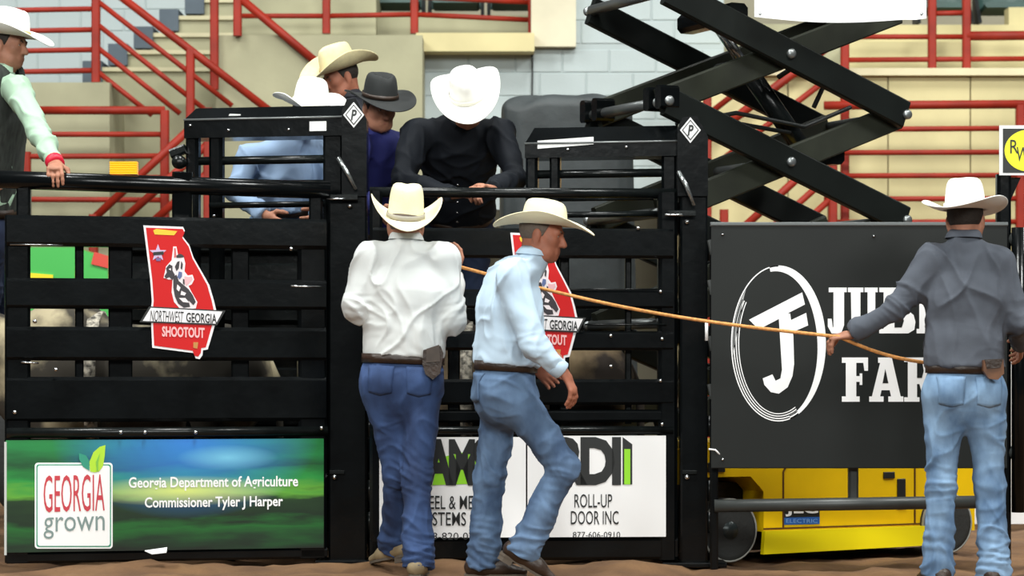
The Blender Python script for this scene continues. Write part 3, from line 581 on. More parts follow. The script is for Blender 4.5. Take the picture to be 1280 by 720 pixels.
def slab(ch, x0, x1, y0, y1, par):
    W = x1-x0; H = y1-y0; s = lambda pts: [(x0+a*W, y0+b*H) for a, b in pts]
    sh = {'I': [(0, 0), (1, 0), (1, .1), (.8, .1), (.8, .9), (1, .9), (1, 1), (0, 1), (0, .9), (.2, .9), (.2, .1), (0, .1)],
          'J': [(.05, 0), (1, 0), (1, .1), (.86, .1), (.86, .82), (.7, 1), (.2, 1), (0, .85), (0, .68), (.2, .68), (.26, .88), (.3, .85), (.3, .1), (.05, .1)],
          'U': [(0, 0), (.52, 0), (.52, .1), (.42, .1), (.42, .85), (.5, .9), (.6, .88), (.66, .8), (.66, .1), (.56, .1), (.56, 0), (1, 0), (1, .1), (.92, .1), (.92, .8), (.78, .97), (.55, 1), (.3, .98), (.12, .85), (.1, .1), (0, .1)],
          'F': [(0, 0), (1, 0), (1, .3), (.86, .3), (.82, .12), (.55, .12), (.55, .42), (.68, .42), (.68, .36), (.78, .36), (.78, .62), (.68, .62), (.68, .55), (.55, .55), (.55, .88), (.68, .88), (.68, 1), (0, 1), (0, .88), (.15, .88), (.15, .12), (0, .12)]}
    if ch in sh: return poly_on(FP, s(sh[ch]), .0565, PWHITE, par, 'letter_'+ch.lower(), .0015)
    m = MB(); add = lambda pts: m.prism([FP.pt(x, y, .0565) for x, y in s(pts)], -FP.n*.0015)
    if ch == 'A':
        add([(.3, 0), (.66, 0), (.92, .88), (1, .88), (1, 1), (.56, 1), (.56, .88), (.63, .88), (.59, .72), (.38, .72), (.34, .88), (.42, .88), (.42, 1), (0, 1), (0, .88), (.08, .88), (.3, .12), (.22, .12), (.22, 0)][0:0] or [(.26, 0), (.66, 0), (.92, .88), (1, .88), (1, 1), (.56, 1), (.56, .88), (.64, .88), (.60, .74), (.36, .74), (.32, .88), (.42, .88), (.42, 1), (0, 1), (0, .88), (.08, .88), (.32, .12), (.26, .12)])
        MB().prism([FP.pt(x, y, .0575) for x, y in s([(.47, .26), (.56, .58), (.39, .58)])], -FP.n*.0006).build('letter_counter', CH, par)
    if ch in 'BR':
        add([(0, 0), (.75, 0), (.92, .08), (.95, .25), (.92, .4), (.8, .5), (.95, .6), (1, .75), (.97, .92), (.8, 1), (0, 1), (0, .9), (.12, .9), (.12, .1), (0, .1)] if ch == 'B' else [(0, 0), (.72, 0), (.92, .1), (.95, .3), (.88, .46), (.72, .54), (.9, .9), (1, .9), (1, 1), (.66, 1), (.5, .6), (.42, .6), (.42, .9), (.5, .9), (.5, 1), (0, 1), (0, .9), (.12, .9), (.12, .1), (0, .1)])
        for q in ([[(.42, .13), (.6, .13), (.64, .28), (.58, .43), (.42, .43)], [(.42, .57), (.62, .57), (.68, .72), (.62, .87), (.42, .87)]] if ch == 'B' else [[(.42, .13), (.6, .13), (.64, .3), (.58, .46), (.42, .46)]]):
            MB().prism([FP.pt(x, y, .0575) for x, y in s(q)], -FP.n*.0006).build('letter_counter', CH, par)
    if ch == 'M': add([(0, 0), (.34, 0), (.5, .5), (.66, 0), (1, 0), (1, .12), (.92, .12), (.92, .88), (1, .88), (1, 1), (.62, 1), (.62, .88), (.7, .88), (.7, .4), (.54, .9), (.46, .9), (.3, .4), (.3, .88), (.38, .88), (.38, 1), (0, 1), (0, .88), (.08, .88), (.08, .12), (0, .12)])
    return m.build('letter_'+ch.lower(), PWHITE, par)
for ch, a, b in (('J', 1033, 1056.5), ('U', 1058, 1095), ('B', 1097, 1142), ('I', 1143.5, 1160)): slab(ch, a, b, 360, 417, jp)
for ch, a, b in (('F', 1050.5, 1083), ('A', 1084.5, 1127), ('R', 1128, 1166), ('M', 1168, 1214)): slab(ch, a, b, 447, 502, jp)
# round-letter sign on the post
rw = thing('post_sign', FP.pt(1284, 220, .03), 'square sign with yellow disc and dark letters on top of the post', 'sign')
MB().prism([FP.pt(x, y, .05) for x, y in ((1247, 158), (1321, 158), (1321, 220), (1247, 220))], -FP.n*.012).build('board', PWHITE, rw)
poly_on(FP, [(1251, 162), (1317, 162), (1317, 217), (1251, 217)], .052, INK, rw, 'black_field'); poly_on(FP, ring_pts(1283, 189.5, 30, 26, 40), .054, mat('sign_lemon', (.85, .85, .01), .4), rw, 'yellow_disc')
text_on(FP, 'R', 1260, 1270, 176, 193, .056, INK, rw, 'letter'); text_on(FP, 'W', 1268, 1284, 185, 203, .056, INK, rw, 'letter', shear=.1)
# ------------------------------------------------------------------ scissor lift
th_ = math.radians(27); U = V3(math.cos(th_), math.sin(th_), 0); Wd = V3(-math.sin(th_), math.cos(th_), 0)
L0 = P(862, 0, 12.66); L0.z = 0; LEN, WID = 1.82, .80
def LP(u, w_, z): return L0+U*u+Wd*w_+V3(0, 0, z)
YEL = mat('lift_yellow', (.98, .62, .002), .4, spec=.4, var=.12, vscale=3); RUB = mat('tyre_rubber', (.022, .024, .023), .7, bump=.3, bscale=50)
lf = thing('scissor_lift', L0, 'yellow scissor lift with raised black arms behind the charcoal panel', 'lift')
def lprism(pts, w0, w1, name, m): return MB().prism([LP(u, w0, z) for u, z in pts], Wd*(w1-w0)).build(name, m, lf)
body_ = [(0, .40), (0, .58), (.04, .62), (LEN-.04, .62), (LEN, .58), (LEN, .12), (LEN-.42, .12), (LEN-.42, .15), (.46, .15), (.46, .36), (.38, .44), (.1, .44), (.06, .40)]
lprism(body_, .02, WID-.02, 'chassis', YEL)
lprism([(.44, .035), (LEN-.3, .05), (LEN-.32, .155), (.45, .155)], -.01, .02, 'pothole_guard', mat('lift_yellow_lit', (.98, .80, .004), .4)); lprism([(.44, .035), (LEN-.3, .05), (LEN-.32, .155), (.45, .155)], WID-.02, WID+.01, 'pothole_guard', MATS['lift_yellow_lit'])  # guard yellow lighter than the chassis: stronger light low down painted in
lprism([(.05, .04), (LEN-.05, .04), (LEN-.05, .4), (.05, .4)], .22, WID-.22, 'underframe', BLACK2)
for u in (.24, LEN-.2):
    for w_, sd_ in ((.0, -1), (WID, 1)):
        wo = thing('x', (0, 0, 0)); bpy.data.objects.remove(wo)
        t_ = MB().lathe(LP(u, w_, .165), Wd*sd_, [(.10, -.12), (.15, -.12), (.165, -.10), (.165, -.01), (.158, .005), (.13, .008)], 32).build('wheel', RUB, lf, True)
        MB().lathe(LP(u, w_, .165), Wd*sd_, [(.13, -.01), (.125, .006), (.09, -.012), (.05, -.012), (.045, .012), (.001, .014)], 28).build('hub', mat('dark_hub', (.03, .04, .04), .3, metal=.3), t_, True)
        MB().lathe(LP(u, w_, .165), Wd*sd_, [(.150, .0), (.158, .0085), (.165, .004), (.166, -.004)], 32).build('rim_edge', mat('dusty_rim', (.30, .30, .27), .8), t_, True)
# side panel seams, sockets, decal
SEAM = mat('panel_seam', (.10, .035, .002), .6)
for a, b in (((.58, .17), (.58, .46)), ((.58, .46), (.62, .52)), ((.62, .52), (1.22, .52)), ((.46, .165), (LEN-.3, .165)), ((1.42, .17), (1.42, .55))):
    MB().beam(LP(a[0], .019, a[1]), LP(b[0], .019, b[1]), .006 if a[0] != b[0] else .009, .009 if a[0] != b[0] else .006, up=(0, 0, 1) if a[0] != b[0] else Wd, c=0).build('panel_seam', SEAM, lf)
for u, z, du, dz in ((.17, .49, .10, .05), (1.25, .43, .07, .035), (1.33, .33, .05, .16), (1.2, .51, .3, .012)):
    MB().beam(LP(u-du/2, .018, z), LP(u+du/2, .018, z), .012, dz, c=.003).build('slot', INK, lf)
MB().beam(LP(1.24, .012, .535), LP(1.32, .012, .535), .012, .016, c=.003).build('reflector', PWHITE, lf)
LPl = Plane(1, 1, 2, 2); LPl.A = LP(0, .02, 0); LPl.u = U; LPl.n = -Wd; LPl.xm = 1000
dk = poly_on(LPl, [(978.5, 628), (1024, 627), (1024, 646), (978.5, 647)], .004, INK, lf, 'decal'); poly_on(LPl, [(978.5, 647), (1024, 646), (1024, 655), (978.5, 656)], .004, mat('decal_blue', (.02, .12, .45), .4), lf, 'decal')
text_on(LPl, 'JLG', 981, 1022, 629, 645.5, .006, PWHITE, lf, 'decal_lettering', offset=.03); text_on(LPl, 'ELECTRIC', 982, 1021, 648.5, 653.5, .006, mat('decal_pale', (.25, .45, .8), .4), lf, 'decal_lettering')
# scissor arms: stacked crosses; outer bars fall to the right, inner bars rise
ARM = mat('arm_black', (.006, .008, .007), .4, spec=.25, var=.4, vscale=4)
UL, UR = -.12, 1.36; z0 = 2.36; DZ = .565
def zl(k): return z0+DZ*k                        # height of the left pins of level k
for w_, side in ((.03, 1), (WID+.03, -1)):
    for k in (-3, -2, -1, 0, 1):
        if zl(k) < .9: continue
        MB().beam(LP(UL, w_, zl(k)), LP(UR, w_, zl(k)-DZ), .05, .15, up=(0, 0, 1), c=.008).build('scissor_arm', ARM, lf)
        MB().beam(LP(UL, w_+side*.07, zl(k)-DZ), LP(UR, w_+side*.07, zl(k)), .05, .14, up=(0, 0, 1), c=.008).build('scissor_arm', mat('dusty_arm', (.022, .025, .016), .55, spec=.3, var=.4, vscale=5), lf)
        for u, z in ((UL, zl(k)), (UR, zl(k)-DZ), ((UL+UR)/2, zl(k)-DZ/2)):
            MB().lathe(LP(u, w_, z), Wd*-side, [(.026, .015), (.026, .036), (.014, .042), (.001, .043)], 14).build('pivot_pin', mat('pin_steel', (.3, .32, .32), .35, metal=.8), lf, True)
for k in (-2, -1, 0, 1):
    for u in (UL, UR, (UL+UR)/2):
        z = zl(k) if u != (UL+UR)/2 else zl(k)-DZ/2
        MB().tube([LP(u, .04, z), LP(u, WID+.02, z)], .028, 14).build('cross_tube', mat('dull_steel', (.16, .17, .17), .35, metal=.7), lf, True)
for w_ in (.03, .15, WID-.10, WID+.03): MB().beam(LP(UL-.05, w_, zl(0)+.02), LP(UL+.06, w_, zl(0)+.02), .06, .12).build('pin_boss', BLACK, lf)
MB().tube([LP(.98, .4, 2.16), LP(.62, .4, 2.58)], .052, 16).build('hydraulic_cylinder', BLACK2, lf, True); MB().tube([LP(.62, .4, 2.58), LP(.40, .4, 2.84)], .03, 14).build('cylinder_rod', STEEL, lf, True)
MB().beam(LP(1.0, .14, 2.14), LP(1.0, WID-.14, 2.14), .10, .10).build('cylinder_mount', BLACK, lf); MB().beam(LP(.38, .14, 2.86), LP(.38, WID-.14, 2.86), .12, .10).build('cylinder_mount', BLACK, lf)
MB().tube([LP(.1, .3, 2.28), LP(.5, .35, 2.36), LP(.9, .3, 2.30), LP(1.2, .3, 2.42)], .012, 8).build('hose', INK, lf, True); MB().tube([LP(.05, .34, 2.22), LP(.45, .4, 2.32), LP(.85, .36, 2.27)], .012, 8).build('hose', INK, lf, True)
MB().tube([LP(.7, .25, 2.55), LP(.9, .22, 2.68), LP(1.0, .24, 2.55), LP(.92, .24, 2.4)], .014, 8).build('hose', INK, lf, True)
MB().beam(LP(-.1, WID/2, zl(1)+.2), LP(LEN-.1, WID/2, zl(1)+.2), WID, .12).build('platform_deck', BLACK, lf)
for w_ in (.0, WID): 
    MB().beam(LP(-.08, w_, zl(1)+1.1), LP(LEN-.12, w_, zl(1)+1.1), .04, .04).build('guard_rail', YEL, lf)
    for u in (-.08, .8, LEN-.12): MB().beam(LP(u, w_, zl(1)+.14), LP(u, w_, zl(1)+1.1), .04, .04, up=(1, 0, 0)).build('guard_post', YEL, lf)
wb = thing('hanging_banner', P(1050, 22, 12.55), 'plain white banner hanging from the lift platform at the top', 'banner')
m = MB(); n = 16
for side in (0,):
    V = []; F = []
    for i in range(n+1):
        x = 943+(1158-943)*i/n; yb = 21+5.5*math.sin(math.pi*min(1, i/n*1.15))-(2 if i == n else 0)+i*.25
        V += [P(x, -30, 12.56), P(x, yb, 12.56+.012*math.sin(i*.8)), P(x, yb, 12.572+.012*math.sin(i*.8)), P(x, -30, 12.572)]
    for i in range(n): F += [[4*i+j, 4*i+(j+1) % 4, 4*i+4+(j+1) % 4, 4*i+4+j] for j in range(4)]
    F += [[0, 1, 2, 3], [4*n+3, 4*n+2, 4*n+1, 4*n]]
m.add(V, F).build('vinyl_sheet', mat('bright_white_vinyl', (.95, .95, .95), .6), wb, False)
for x in (950, 1152): MB().lathe(P(x, 17, 12.555), (0, -1, 0), [(.008, 0), (.008, .003), (.003, .004)], 10).build('eyelet', STEEL, wb)
MB().tube([P(950, -28, 12.58), LP(.3, -.02, zl(1)+.06)], .006, 6).build('tie_cord', INK, wb); MB().tube([P(1152, -28, 12.58), LP(1.25, -.02, zl(1)+.06)], .006, 6).build('tie_cord', INK, wb)
# ------------------------------------------------------------------ green tractor behind the left chute
TG = mat('tractor_green', (.06, .45, .08), .3, coat=.3); TY = mat('tractor_yellow', (.85, .68, .01), .4)
tp = P(40, 0, 16.5); tp.z = 0
tr_ = thing('tractor', tp, 'green and yellow tractor glimpsed through the left gate bars', 'tractor')
def TX(x, y, z): return tp+V3(x, y, z)
hood = [(-.9, 1.2), (-.9, 1.74), (-.7, 1.80), (.35, 1.80), (.55, 1.72), (.58, 1.2)]
MB().prism([TX(x, -.32, z) for x, z in hood], (0, .64, 0)).build('hood', TG, tr_)
MB().prism([TX(x, -.33, z) for x, z in ((-.9, 1.66), (-.9, 1.71), (.2, 1.62), (.2, 1.58))], (0, .01, 0)).build('stripe', TY, tr_)
MB().prism([TX(x, -.335, z) for x, z in ((.45, 1.69), (.57, 1.66), (.57, 1.74), (.47, 1.77))], (0, .01, 0)).build('marker', mat('tractor_red', (.6, .05, .03), .4), tr_)
MB().beam(TX(-1.4, 0, .9), TX(.6, 0, .9), .4, .4).build('engine_block', BLACK2, tr_)
for x, r, y in ((.25, .45, .55), (.25, .45, -.55), (-1.5, .72, .65), (-1.5, .72, -.65)):
    wv = MB().lathe(TX(x, y, r), (0, 1 if y > 0 else -1, 0), [(r*.55, -.14), (r*.95, -.14), (r, -.08), (r, .08), (r*.95, .14), (r*.6, .14)], 32).build('wheel', RUB, tr_, True)
    MB().lathe(TX(x, y, r), (0, 1 if y > 0 else -1, 0), [(r*.6, .1), (r*.55, .14), (r*.3, .06), (r*.15, .1), (.001, .1)], 24).build('rim', TY, wv, True)
MB().beam(TX(-1.35, 0, 1.25), TX(-1.0, 0, 1.25), .45, .08).build('seat', BLACK2, tr_); MB().beam(TX(-1.4, 0, 1.3), TX(-1.45, 0, 1.6), .42, .08, up=(1, 0, 0)).build('seat_back', BLACK2, tr_)
MB().tube([TX(-.85, 0, 1.5), TX(-1.0, 0, 1.75)], .02, 8).build('steering_column', BLACK2, tr_)
# ------------------------------------------------------------------ draped dark cover behind the right chute
n1, n2 = 70, 60; V = []; F = []
c0 = P(708, 0, 15.6)
for j in range(n2+1):
    t = j/n2
    for i in range(n1):
        a = 2*math.pi*i/n1; ca, sa = math.cos(a), math.sin(a); ex = .38
        x = .40*math.copysign(abs(ca)**ex, ca); y = .34*math.copysign(abs(sa)**ex, sa)
        s = min(1, t/.25); rr = math.sin(s*math.pi/2)**.45; z = 2.70-.10*(1-math.cos(s*math.pi/2))-(max(0, t-.25)/.75)*2.5
        fold = 1+.05*math.sin(a*9+1.3*math.sin(a*3))*max(0, t-.12)+.03*math.sin(a*17+t*3)*max(0, t-.2)
        V.append((c0.x+x*rr*fold*(1+.1*t), 15.6+y*rr*fold*(1+.1*t), z+.018*math.sin(a*4+1)*rr+.012*math.sin(x*30)*(1-t)))
for j in range(n2):
    for i in range(n1): F.append([j*n1+i, j*n1+(i+1) % n1, (j+1)*n1+(i+1) % n1, (j+1)*n1+i])
F.append([n2*n1+i for i in range(n1)])
tag(obj('draped_cover', V, F, mat('grey_black_tarp', (.035, .043, .045), .6, var=.3, vscale=6, bump=.4, bscale=12), None, True), 'dark grey tarp draped over tall equipment behind right chute', 'tarp')
# ------------------------------------------------------------------ people
SKIN = mat('tanned_skin', (.42, .19, .12), .55, spec=.3, var=.2, vscale=25)
SKIN2 = mat('ruddy_skin', (.40, .15, .09), .55, spec=.3, var=.2, vscale=25)
HAIR = mat('dark_hair', (.02, .014, .01), .7, bump=.6, bscale=120)
HAIRG = mat('grey_brown_hair', (.12, .09, .07), .8, bump=.6, bscale=120)
EYEW = mat('eye_white', (.7, .68, .65), .2); IRIS = mat('eye_iris', (.03, .02, .015), .2); LIP = mat('lip', (.30, .09, .07), .5)
LEATHER = mat('dark_brown_leather', (.035, .018, .010), .45, var=.4, vscale=12, bump=.3, bscale=60)
def denim(name, c1, c2): return mat(name, c1, .85, var=.5, vscale=5.5, bump=.15, bscale=260, var_col=c2, stretch=(1.4, 1.4, .7))
def nv(v): v = Vector(v); return v.normalized()
def ik(a, b, l1, l2, bend):
    a = Vector(a); b = Vector(b); d = b-a; L = min(d.length, (l1+l2)*.999); u = d.normalized(); bend = Vector(bend); bend = (bend-u*bend.dot(u)).normalized()
    x = (l1*l1-l2*l2+L*L)/(2*L); h = math.sqrt(max(0, l1*l1-x*x)); return a+u*x+bend*h
def hand_prims(wr, d, pn, side, curl=.5, s=1.0, spread=.0):
    """palm, four jointed fingers and a thumb from the side of the palm; pn is the way the palm looks"""
    d = nv(d); pn = Vector(pn); pn = (pn-d*pn.dot(d)).normalized(); lat = d.cross(pn)*side; wr = Vector(wr); o = []
    o.append(cone(wr-d*.07, wr+d*.01, .030*s, .027*s, .015, (pn, .8)))
    o.append(cone(wr+d*.015, wr+d*.075*s, .030*s, .037*s, .02, (pn, .42)))
    o.append(cone(wr+d*.03*s+lat*.012, wr+d*.055*s+lat*.026*s+pn*.008, .019*s, .014*s, .015))
    for i, ln in enumerate((.92, 1.0, .95, .76)):
        b = wr+d*.085*s+lat*(.029-.0195*i)*s; dd = (d+lat*(.10-.07*i)).normalized(); ang = curl*(.55+.08*i)
        for q, l in enumerate((.044, .028, .022)):
            dd = (dd*math.cos(ang)+pn*math.sin(ang)).normalized(); e = b+dd*l*ln*s
            o.append(cone(b, e, (.0098-.0008*q)*s, (.0092-.0009*q)*s, .006)); b = e; ang = curl*(.8 if q == 0 else .55)
            pn_q = pn
    b = wr+d*.038*s+lat*.030*s+pn*.006
    for q, (dv, l) in enumerate(((d*.62+lat*.72+pn*.35, .038), (d*.9+lat*.25+pn*(.3+.5*curl), .032), (d*.9+lat*.0+pn*(.4+.6*curl), .024))):
        e = b+dv.normalized()*l*s; o.append(cone(b, e, (.0125-.001*q)*s, (.0115-.0012*q)*s, .008)); b = e
    return o
def head_prims(C, fw, up, neck, s=1.0):
    fw = nv(fw); up = Vector(up); up = (up-fw*up.dot(fw)).normalized(); rt = fw.cross(up); C = Vector(C)
    L = lambda x, y, z: C+(rt*x+fw*y+up*z)*s
    A = (rt, fw, up); o = []
    o.append(ell(L(0, -.012, .032), (.077*s, .098*s, .09*s), A, .03))
    o.append(ell(L(0, .026, -.035), (.063*s, .068*s, .084*s), A, .03))
    o.append(cone(L(-.028, .045, -.088), L(.028, .045, -.088), .028*s, .028*s, .03)); o.append(ball(L(0, .066, -.098), .023*s, .025))
    for q in (-1, 1):
        o.append(ell(L(q*.079, -.008, -.012), (.011*s, .021*s, .033*s), A, .008)); o.append(ball(L(q*.043, .058, -.022), .022*s, .03))
        o.append(cone(L(q*.056, .0, -.06), L(q*.035, .045, -.085), .02*s, .02*s, .03))
        o.append(dict(ball(L(q*.031, .1, .002), .0135*s, .012), neg=True))
    o.append(cone(L(-.036, .079, .02), L(.036, .079, .02), .013*s, .013*s, .015))
    o.append(cone(L(0, .09, .008), L(0, .112, -.034), .009*s, .014*s, .012)); o.append(cone(L(-.012, .098, -.038), L(.012, .098, -.038), .008*s, .008*s, .008))
    o.append(cone(L(-.02, .083, -.064), L(.02, .083, -.064), .010*s, .010*s, .01)); o.append(cone(L(-.016, .083, -.077), L(.016, .083, -.077), .010*s, .010*s, .01))
    o.append(cone(L(0, -.03, -.05), neck, .056*s, .062*s, .035))
    return o, L, A
def hat(root, C, fw, up, m, band, s=1.0, crown=.125, curl=.075, brim=.105, dip=.02, name='cowboy_hat', tilt=0.0):
    """cattleman crown with a creased top and a side-rolled brim"""
    fw = nv(fw); up = Vector(up); up = (up-fw*up.dot(fw)).normalized(); rt = fw.cross(up); C = Vector(C); N = 64
    a, b = .088*s, .108*s; rows = []
    def brim_pt(t, th):
        sn, cs = math.sin(th), math.cos(th); side = abs(sn)**1.6; wd = brim*s*(1.0+.10*abs(cs))*t
        x = (a+wd*(1-.30*side*t))*sn; y = (b+wd)*cs; z = curl*s*side*t**1.7-dip*s*abs(cs)**1.5*t*t*(1 if cs > 0 else .7); return x, y, z
    for t in (1, .97, .85, .7, .55, .4, .25, .12, .0): rows.append([brim_pt(t, 2*math.pi*i/N) for i in range(N)])
    for q, (zz, f) in enumerate(((.006, .985), (.03, .97), (.06, .94), (.085, .905), (.105, .85), (.118, .77), (.124, .66), (.122, .5), (.117, .32), (.114, .15), (.113, .02))):
        r = []
        for i in range(N):
            th = 2*math.pi*i/N; sn, cs = math.sin(th), math.cos(th); x = a*f*sn; y = b*f*cs
            z = zz*crown/.125*s
            k = max(0, zz-.05)/.075
            z -= k*.030*s*math.exp(-(x/(.022*s))**2)*(1 if f < .6 else .25)*(1 if cs > 0 or f < .5 else .35)     # centre crease
            pin = math.exp(-((abs(sn)-.62)/.22)**2)*(cs > 0)*k; x *= 1-.16*pin; y *= 1-.10*pin                        # front pinches
            z -= .012*s*k*(y/b > .3)*0+.010*s*k*max(0, y/b)                                                          # lower at the front
            r.append((x, y, z))
        rows.append(r)
    V = [C+rt*x+fw*y+up*z for r in rows for x, y, z in r]; n = len(rows)
    F = [[j*N+i, j*N+(i+1) % N, (j+1)*N+(i+1) % N, (j+1)*N+i] for j in range(n-1) for i in range(N)]+[[(n-1)*N+i for i in range(N)]]
    h = obj(name, V, F, m, root, True); md = h.modifiers.new('thickness', 'SOLIDIFY'); md.thickness = .004*s; md.offset = -1
    V = []; 
    for zz, f in ((.004, 1.0), (.026, .985)):
        for i in range(N):
            th = 2*math.pi*i/N; V.append(C+rt*(a*f*1.005+.002)*math.sin(th)+fw*(b*f*1.005+.002)*math.cos(th)+up*zz*s)
    F = [[i, (i+1) % N, N+(i+1) % N, N+i] for i in range(N)]
    hb = obj('hat_band', V, F, band, h, True); md = hb.modifiers.new('thickness', 'SOLIDIFY'); md.thickness = .003; md.offset = 1
    return h
def cloth(V, F, amp, kind, seed, pts=(), axis=None):
    """push folds into a garment surface along its normals"""
    N = vnormals(V, F); p = V.copy()
    warp = np.stack([vnoise(p*5, seed+20), vnoise(p*5, seed+21), vnoise(p*5, seed+22)], 1)*.16
    q = p+warp
    def crease(ang, along, across, sd, sharp=2.2):
        c, s_ = math.cos(ang), math.sin(ang); h = q[:, 0]*.8+q[:, 1]*.6; g = q[:, 1]*.8-q[:, 0]*.6
        n_ = vnoise(np.stack([(h*c+q[:, 2]*s_)*across, (q[:, 2]*c-h*s_)*along, g*across*.8], 1), sd)
        return np.clip(1-np.abs(n_)*5.0, 0, 1)**sharp-.25
    if kind == 'shirt': d = amp*(1.25*crease(.55, 2.6, 9, seed)+1.15*crease(-.6, 2.4, 8, seed+1)+.8*crease(.1, 2, 12, seed+2)+.8*vnoise(p*7, seed+3))
    else: d = amp*(.9*crease(.9, 4, 10, seed)+.9*crease(-1.0, 4, 10, seed+1)+.5*crease(.2, 3, 14, seed+3)+.7*vnoise(p*7, seed+2))
    for c, rad, a_ in pts:                                  # joints where the cloth bunches
        w_ = np.exp(-np.sum((p-np.array(c))**2, 1)/rad**2); ph = q[:, 2]*120+q[:, 0]*25+9*vnoise(p*9, seed+6)
        d += w_*a_*(np.sin(ph)*.55*(.35+1.5*np.abs(vnoise(p*11, seed+8)))+(np.clip(1-np.abs(vnoise(q*np.array([9, 9, 26]), seed+4))*5, 0, 1)-.3)*.9)
    return V+N*d[:, None]
def person(name, base, J, fw, hfw, hup, label, shirt_m, jean_m, hat_m, band_m, res=.008, fat=.66, skin=SKIN, hair=HAIR, boot_m=LEATHER, belly=0.0, width=1.0, hatkw=None,
           hands=None, hatoff=(0, 0, .05), toes=None, seed=1, detail=True, boot_soles=None, cut_l=None, hscale=1.0, hat_fw=None, hat_up=None, jcut=0.0, hands_skin=True):
    R = thing(name, base, label, 'person'); J = {k: Vector(v) for k, v in J.items()}
    r = nv(J['sr']-J['sl']); sh = (J['sl']+J['sr'])/2; hp = (J['hl']+J['hr'])/2; up = nv(sh-hp)
    fw = Vector(fw); f = nv(fw-up*fw.dot(up)); r = nv(f.cross(up)); fl = (f, fat)
    wst = hp+up*.10; w_ = width
    hem = (wst+up*.014, up)
    chest = sh-up*.15
    # shirt
    S = [cone(wst-up*.02, chest, .168*w_, .178*w_, .05, fl, [hem]), cone(chest, sh-up*.045, .176*w_, .135*w_, .05, fl),
         cone(wst+up*.03, wst+up*.10, .174*w_, .170*w_, .04, (f, fat+.05), [hem])]
    if belly: S.append(ell(wst+up*.09+f*.05, (.14*w_, .09+belly, .13), (r, f, up), .05, cuts=[hem]))
    for sd, nm in ((-1, 'l'), (1, 'r')):
        s_, e_, k_ = J['s'+nm], J['e'+nm], J['w'+nm]; d1 = nv(k_-e_)
        S += [cone(s_-up*.0, J['neck']-up*.042, .064, .052, .05), cone(s_, e_, .070*w_, .058, .05), cone(e_, k_, .058, .043, .025, None, [(k_, -d1)]),
              cone(k_-d1*.055, k_-d1*.001, .042, .040, .008, None, [(k_, -d1)])]
    nk = nv(J['head']-J['neck'])
    S += [cone(J['neck']-nk*.03, J['neck']+nk*.02, .070, .066, .02, None, [(J['neck']+nk*.028, -nk)])]
    V, F = sdf_mesh(S, res); V = cloth(V, F, .0085, 'shirt', seed, [(J['el'], .09, .006), (J['er'], .09, .006), (wst+up*.03, .16, .004)])
    so = obj('shirt', V, F, shirt_m, R, True)
    # collar: standing band, open at the throat
    colr = []
    for z_, rr in ((.008, .073), (.034, .071), (.054, .068), (.034, .080), (.012, .086)):
        for i in range(40):
            a_ = math.radians(24+312*i/39); colr.append(J['neck']+nk*(z_-.004*math.cos(a_))+(f*math.cos(a_)+r*math.sin(a_))*rr)
    obj('collar', colr, [[j*40+i, j*40+i+1, (j+1)*40+i+1, (j+1)*40+i] for j in range(4) for i in range(39)], shirt_m, so, True)
    # cuffs
    for nm in 'lr':
        d1 = nv(J['w'+nm]-J['e'+nm]); MB().tube([J['w'+nm]-d1*.05, J['w'+nm]-d1*.045, J['w'+nm]-d1*.002, J['w'+nm]+d1*.004], [.040, .0455, .0445, .036], 20).build('cuff', shirt_m, so, True)
    # jeans
    wt = (wst+up*.035, -up)
    Q = [cone(hp-up*.02, wst+up*.03, .172*w_, .160*w_, .04, (f, fat+.02), [wt])]
    for sd, nm in ((-1, 'l'), (1, 'r')):
        h_, k_, a_ = J['h'+nm], J['k'+nm], J['a'+nm]; d1 = nv(a_-k_); e = a_+d1*(.045-jcut)
        Q += [cone(h_, k_, .094*w_, .070, .04), ball(h_-f*.045-up*.02, .078*w_, .05), cone(k_, e, .069, .066, .03, None, [(e, -d1)]), cone(k_+(a_-k_)*.55, e, .064, .074, .03, None, [(e, -d1)])]
    V, F = sdf_mesh(Q, res); V = cloth(V, F, .0082, 'jeans', seed+7, [(J['al'], .15, .011), (J['ar'], .15, .011), (J['kl'], .12, .006), (J['kr'], .12, .006), (hp-up*.08, .12, .004)])
    jo = obj('jeans', V, F, jean_m, R, True)
    bv = BVHTree.FromPolygons([Vector(v) for v in V], F.tolist())
    # belt wrapped on the jeans
    bel = []; n = 48
    for i in range(n):
        a_ = 2*math.pi*i/n; d = f*math.cos(a_)+r*math.sin(a_); rad = []
        for z_ in (-.024, .0):
            o_ = wst+up*z_; hit = bv.ray_cast(o_+d*.5, -d, .5); rad.append((hit[0]-o_).length if hit[0] else .12)
        rr = max(rad)+.006
        for z_, q in ((-.026, 0), (-.026, .005), (.018, .005), (.018, 0)): bel.append(wst+up*z_+d*(rr+q))
    obj('belt', bel, [[4*i+j, 4*i+(j+1) % 4, 4*((i+1) % n)+(j+1) % 4, 4*((i+1) % n)+j] for i in range(n) for j in range(4)], LEATHER, R, True)
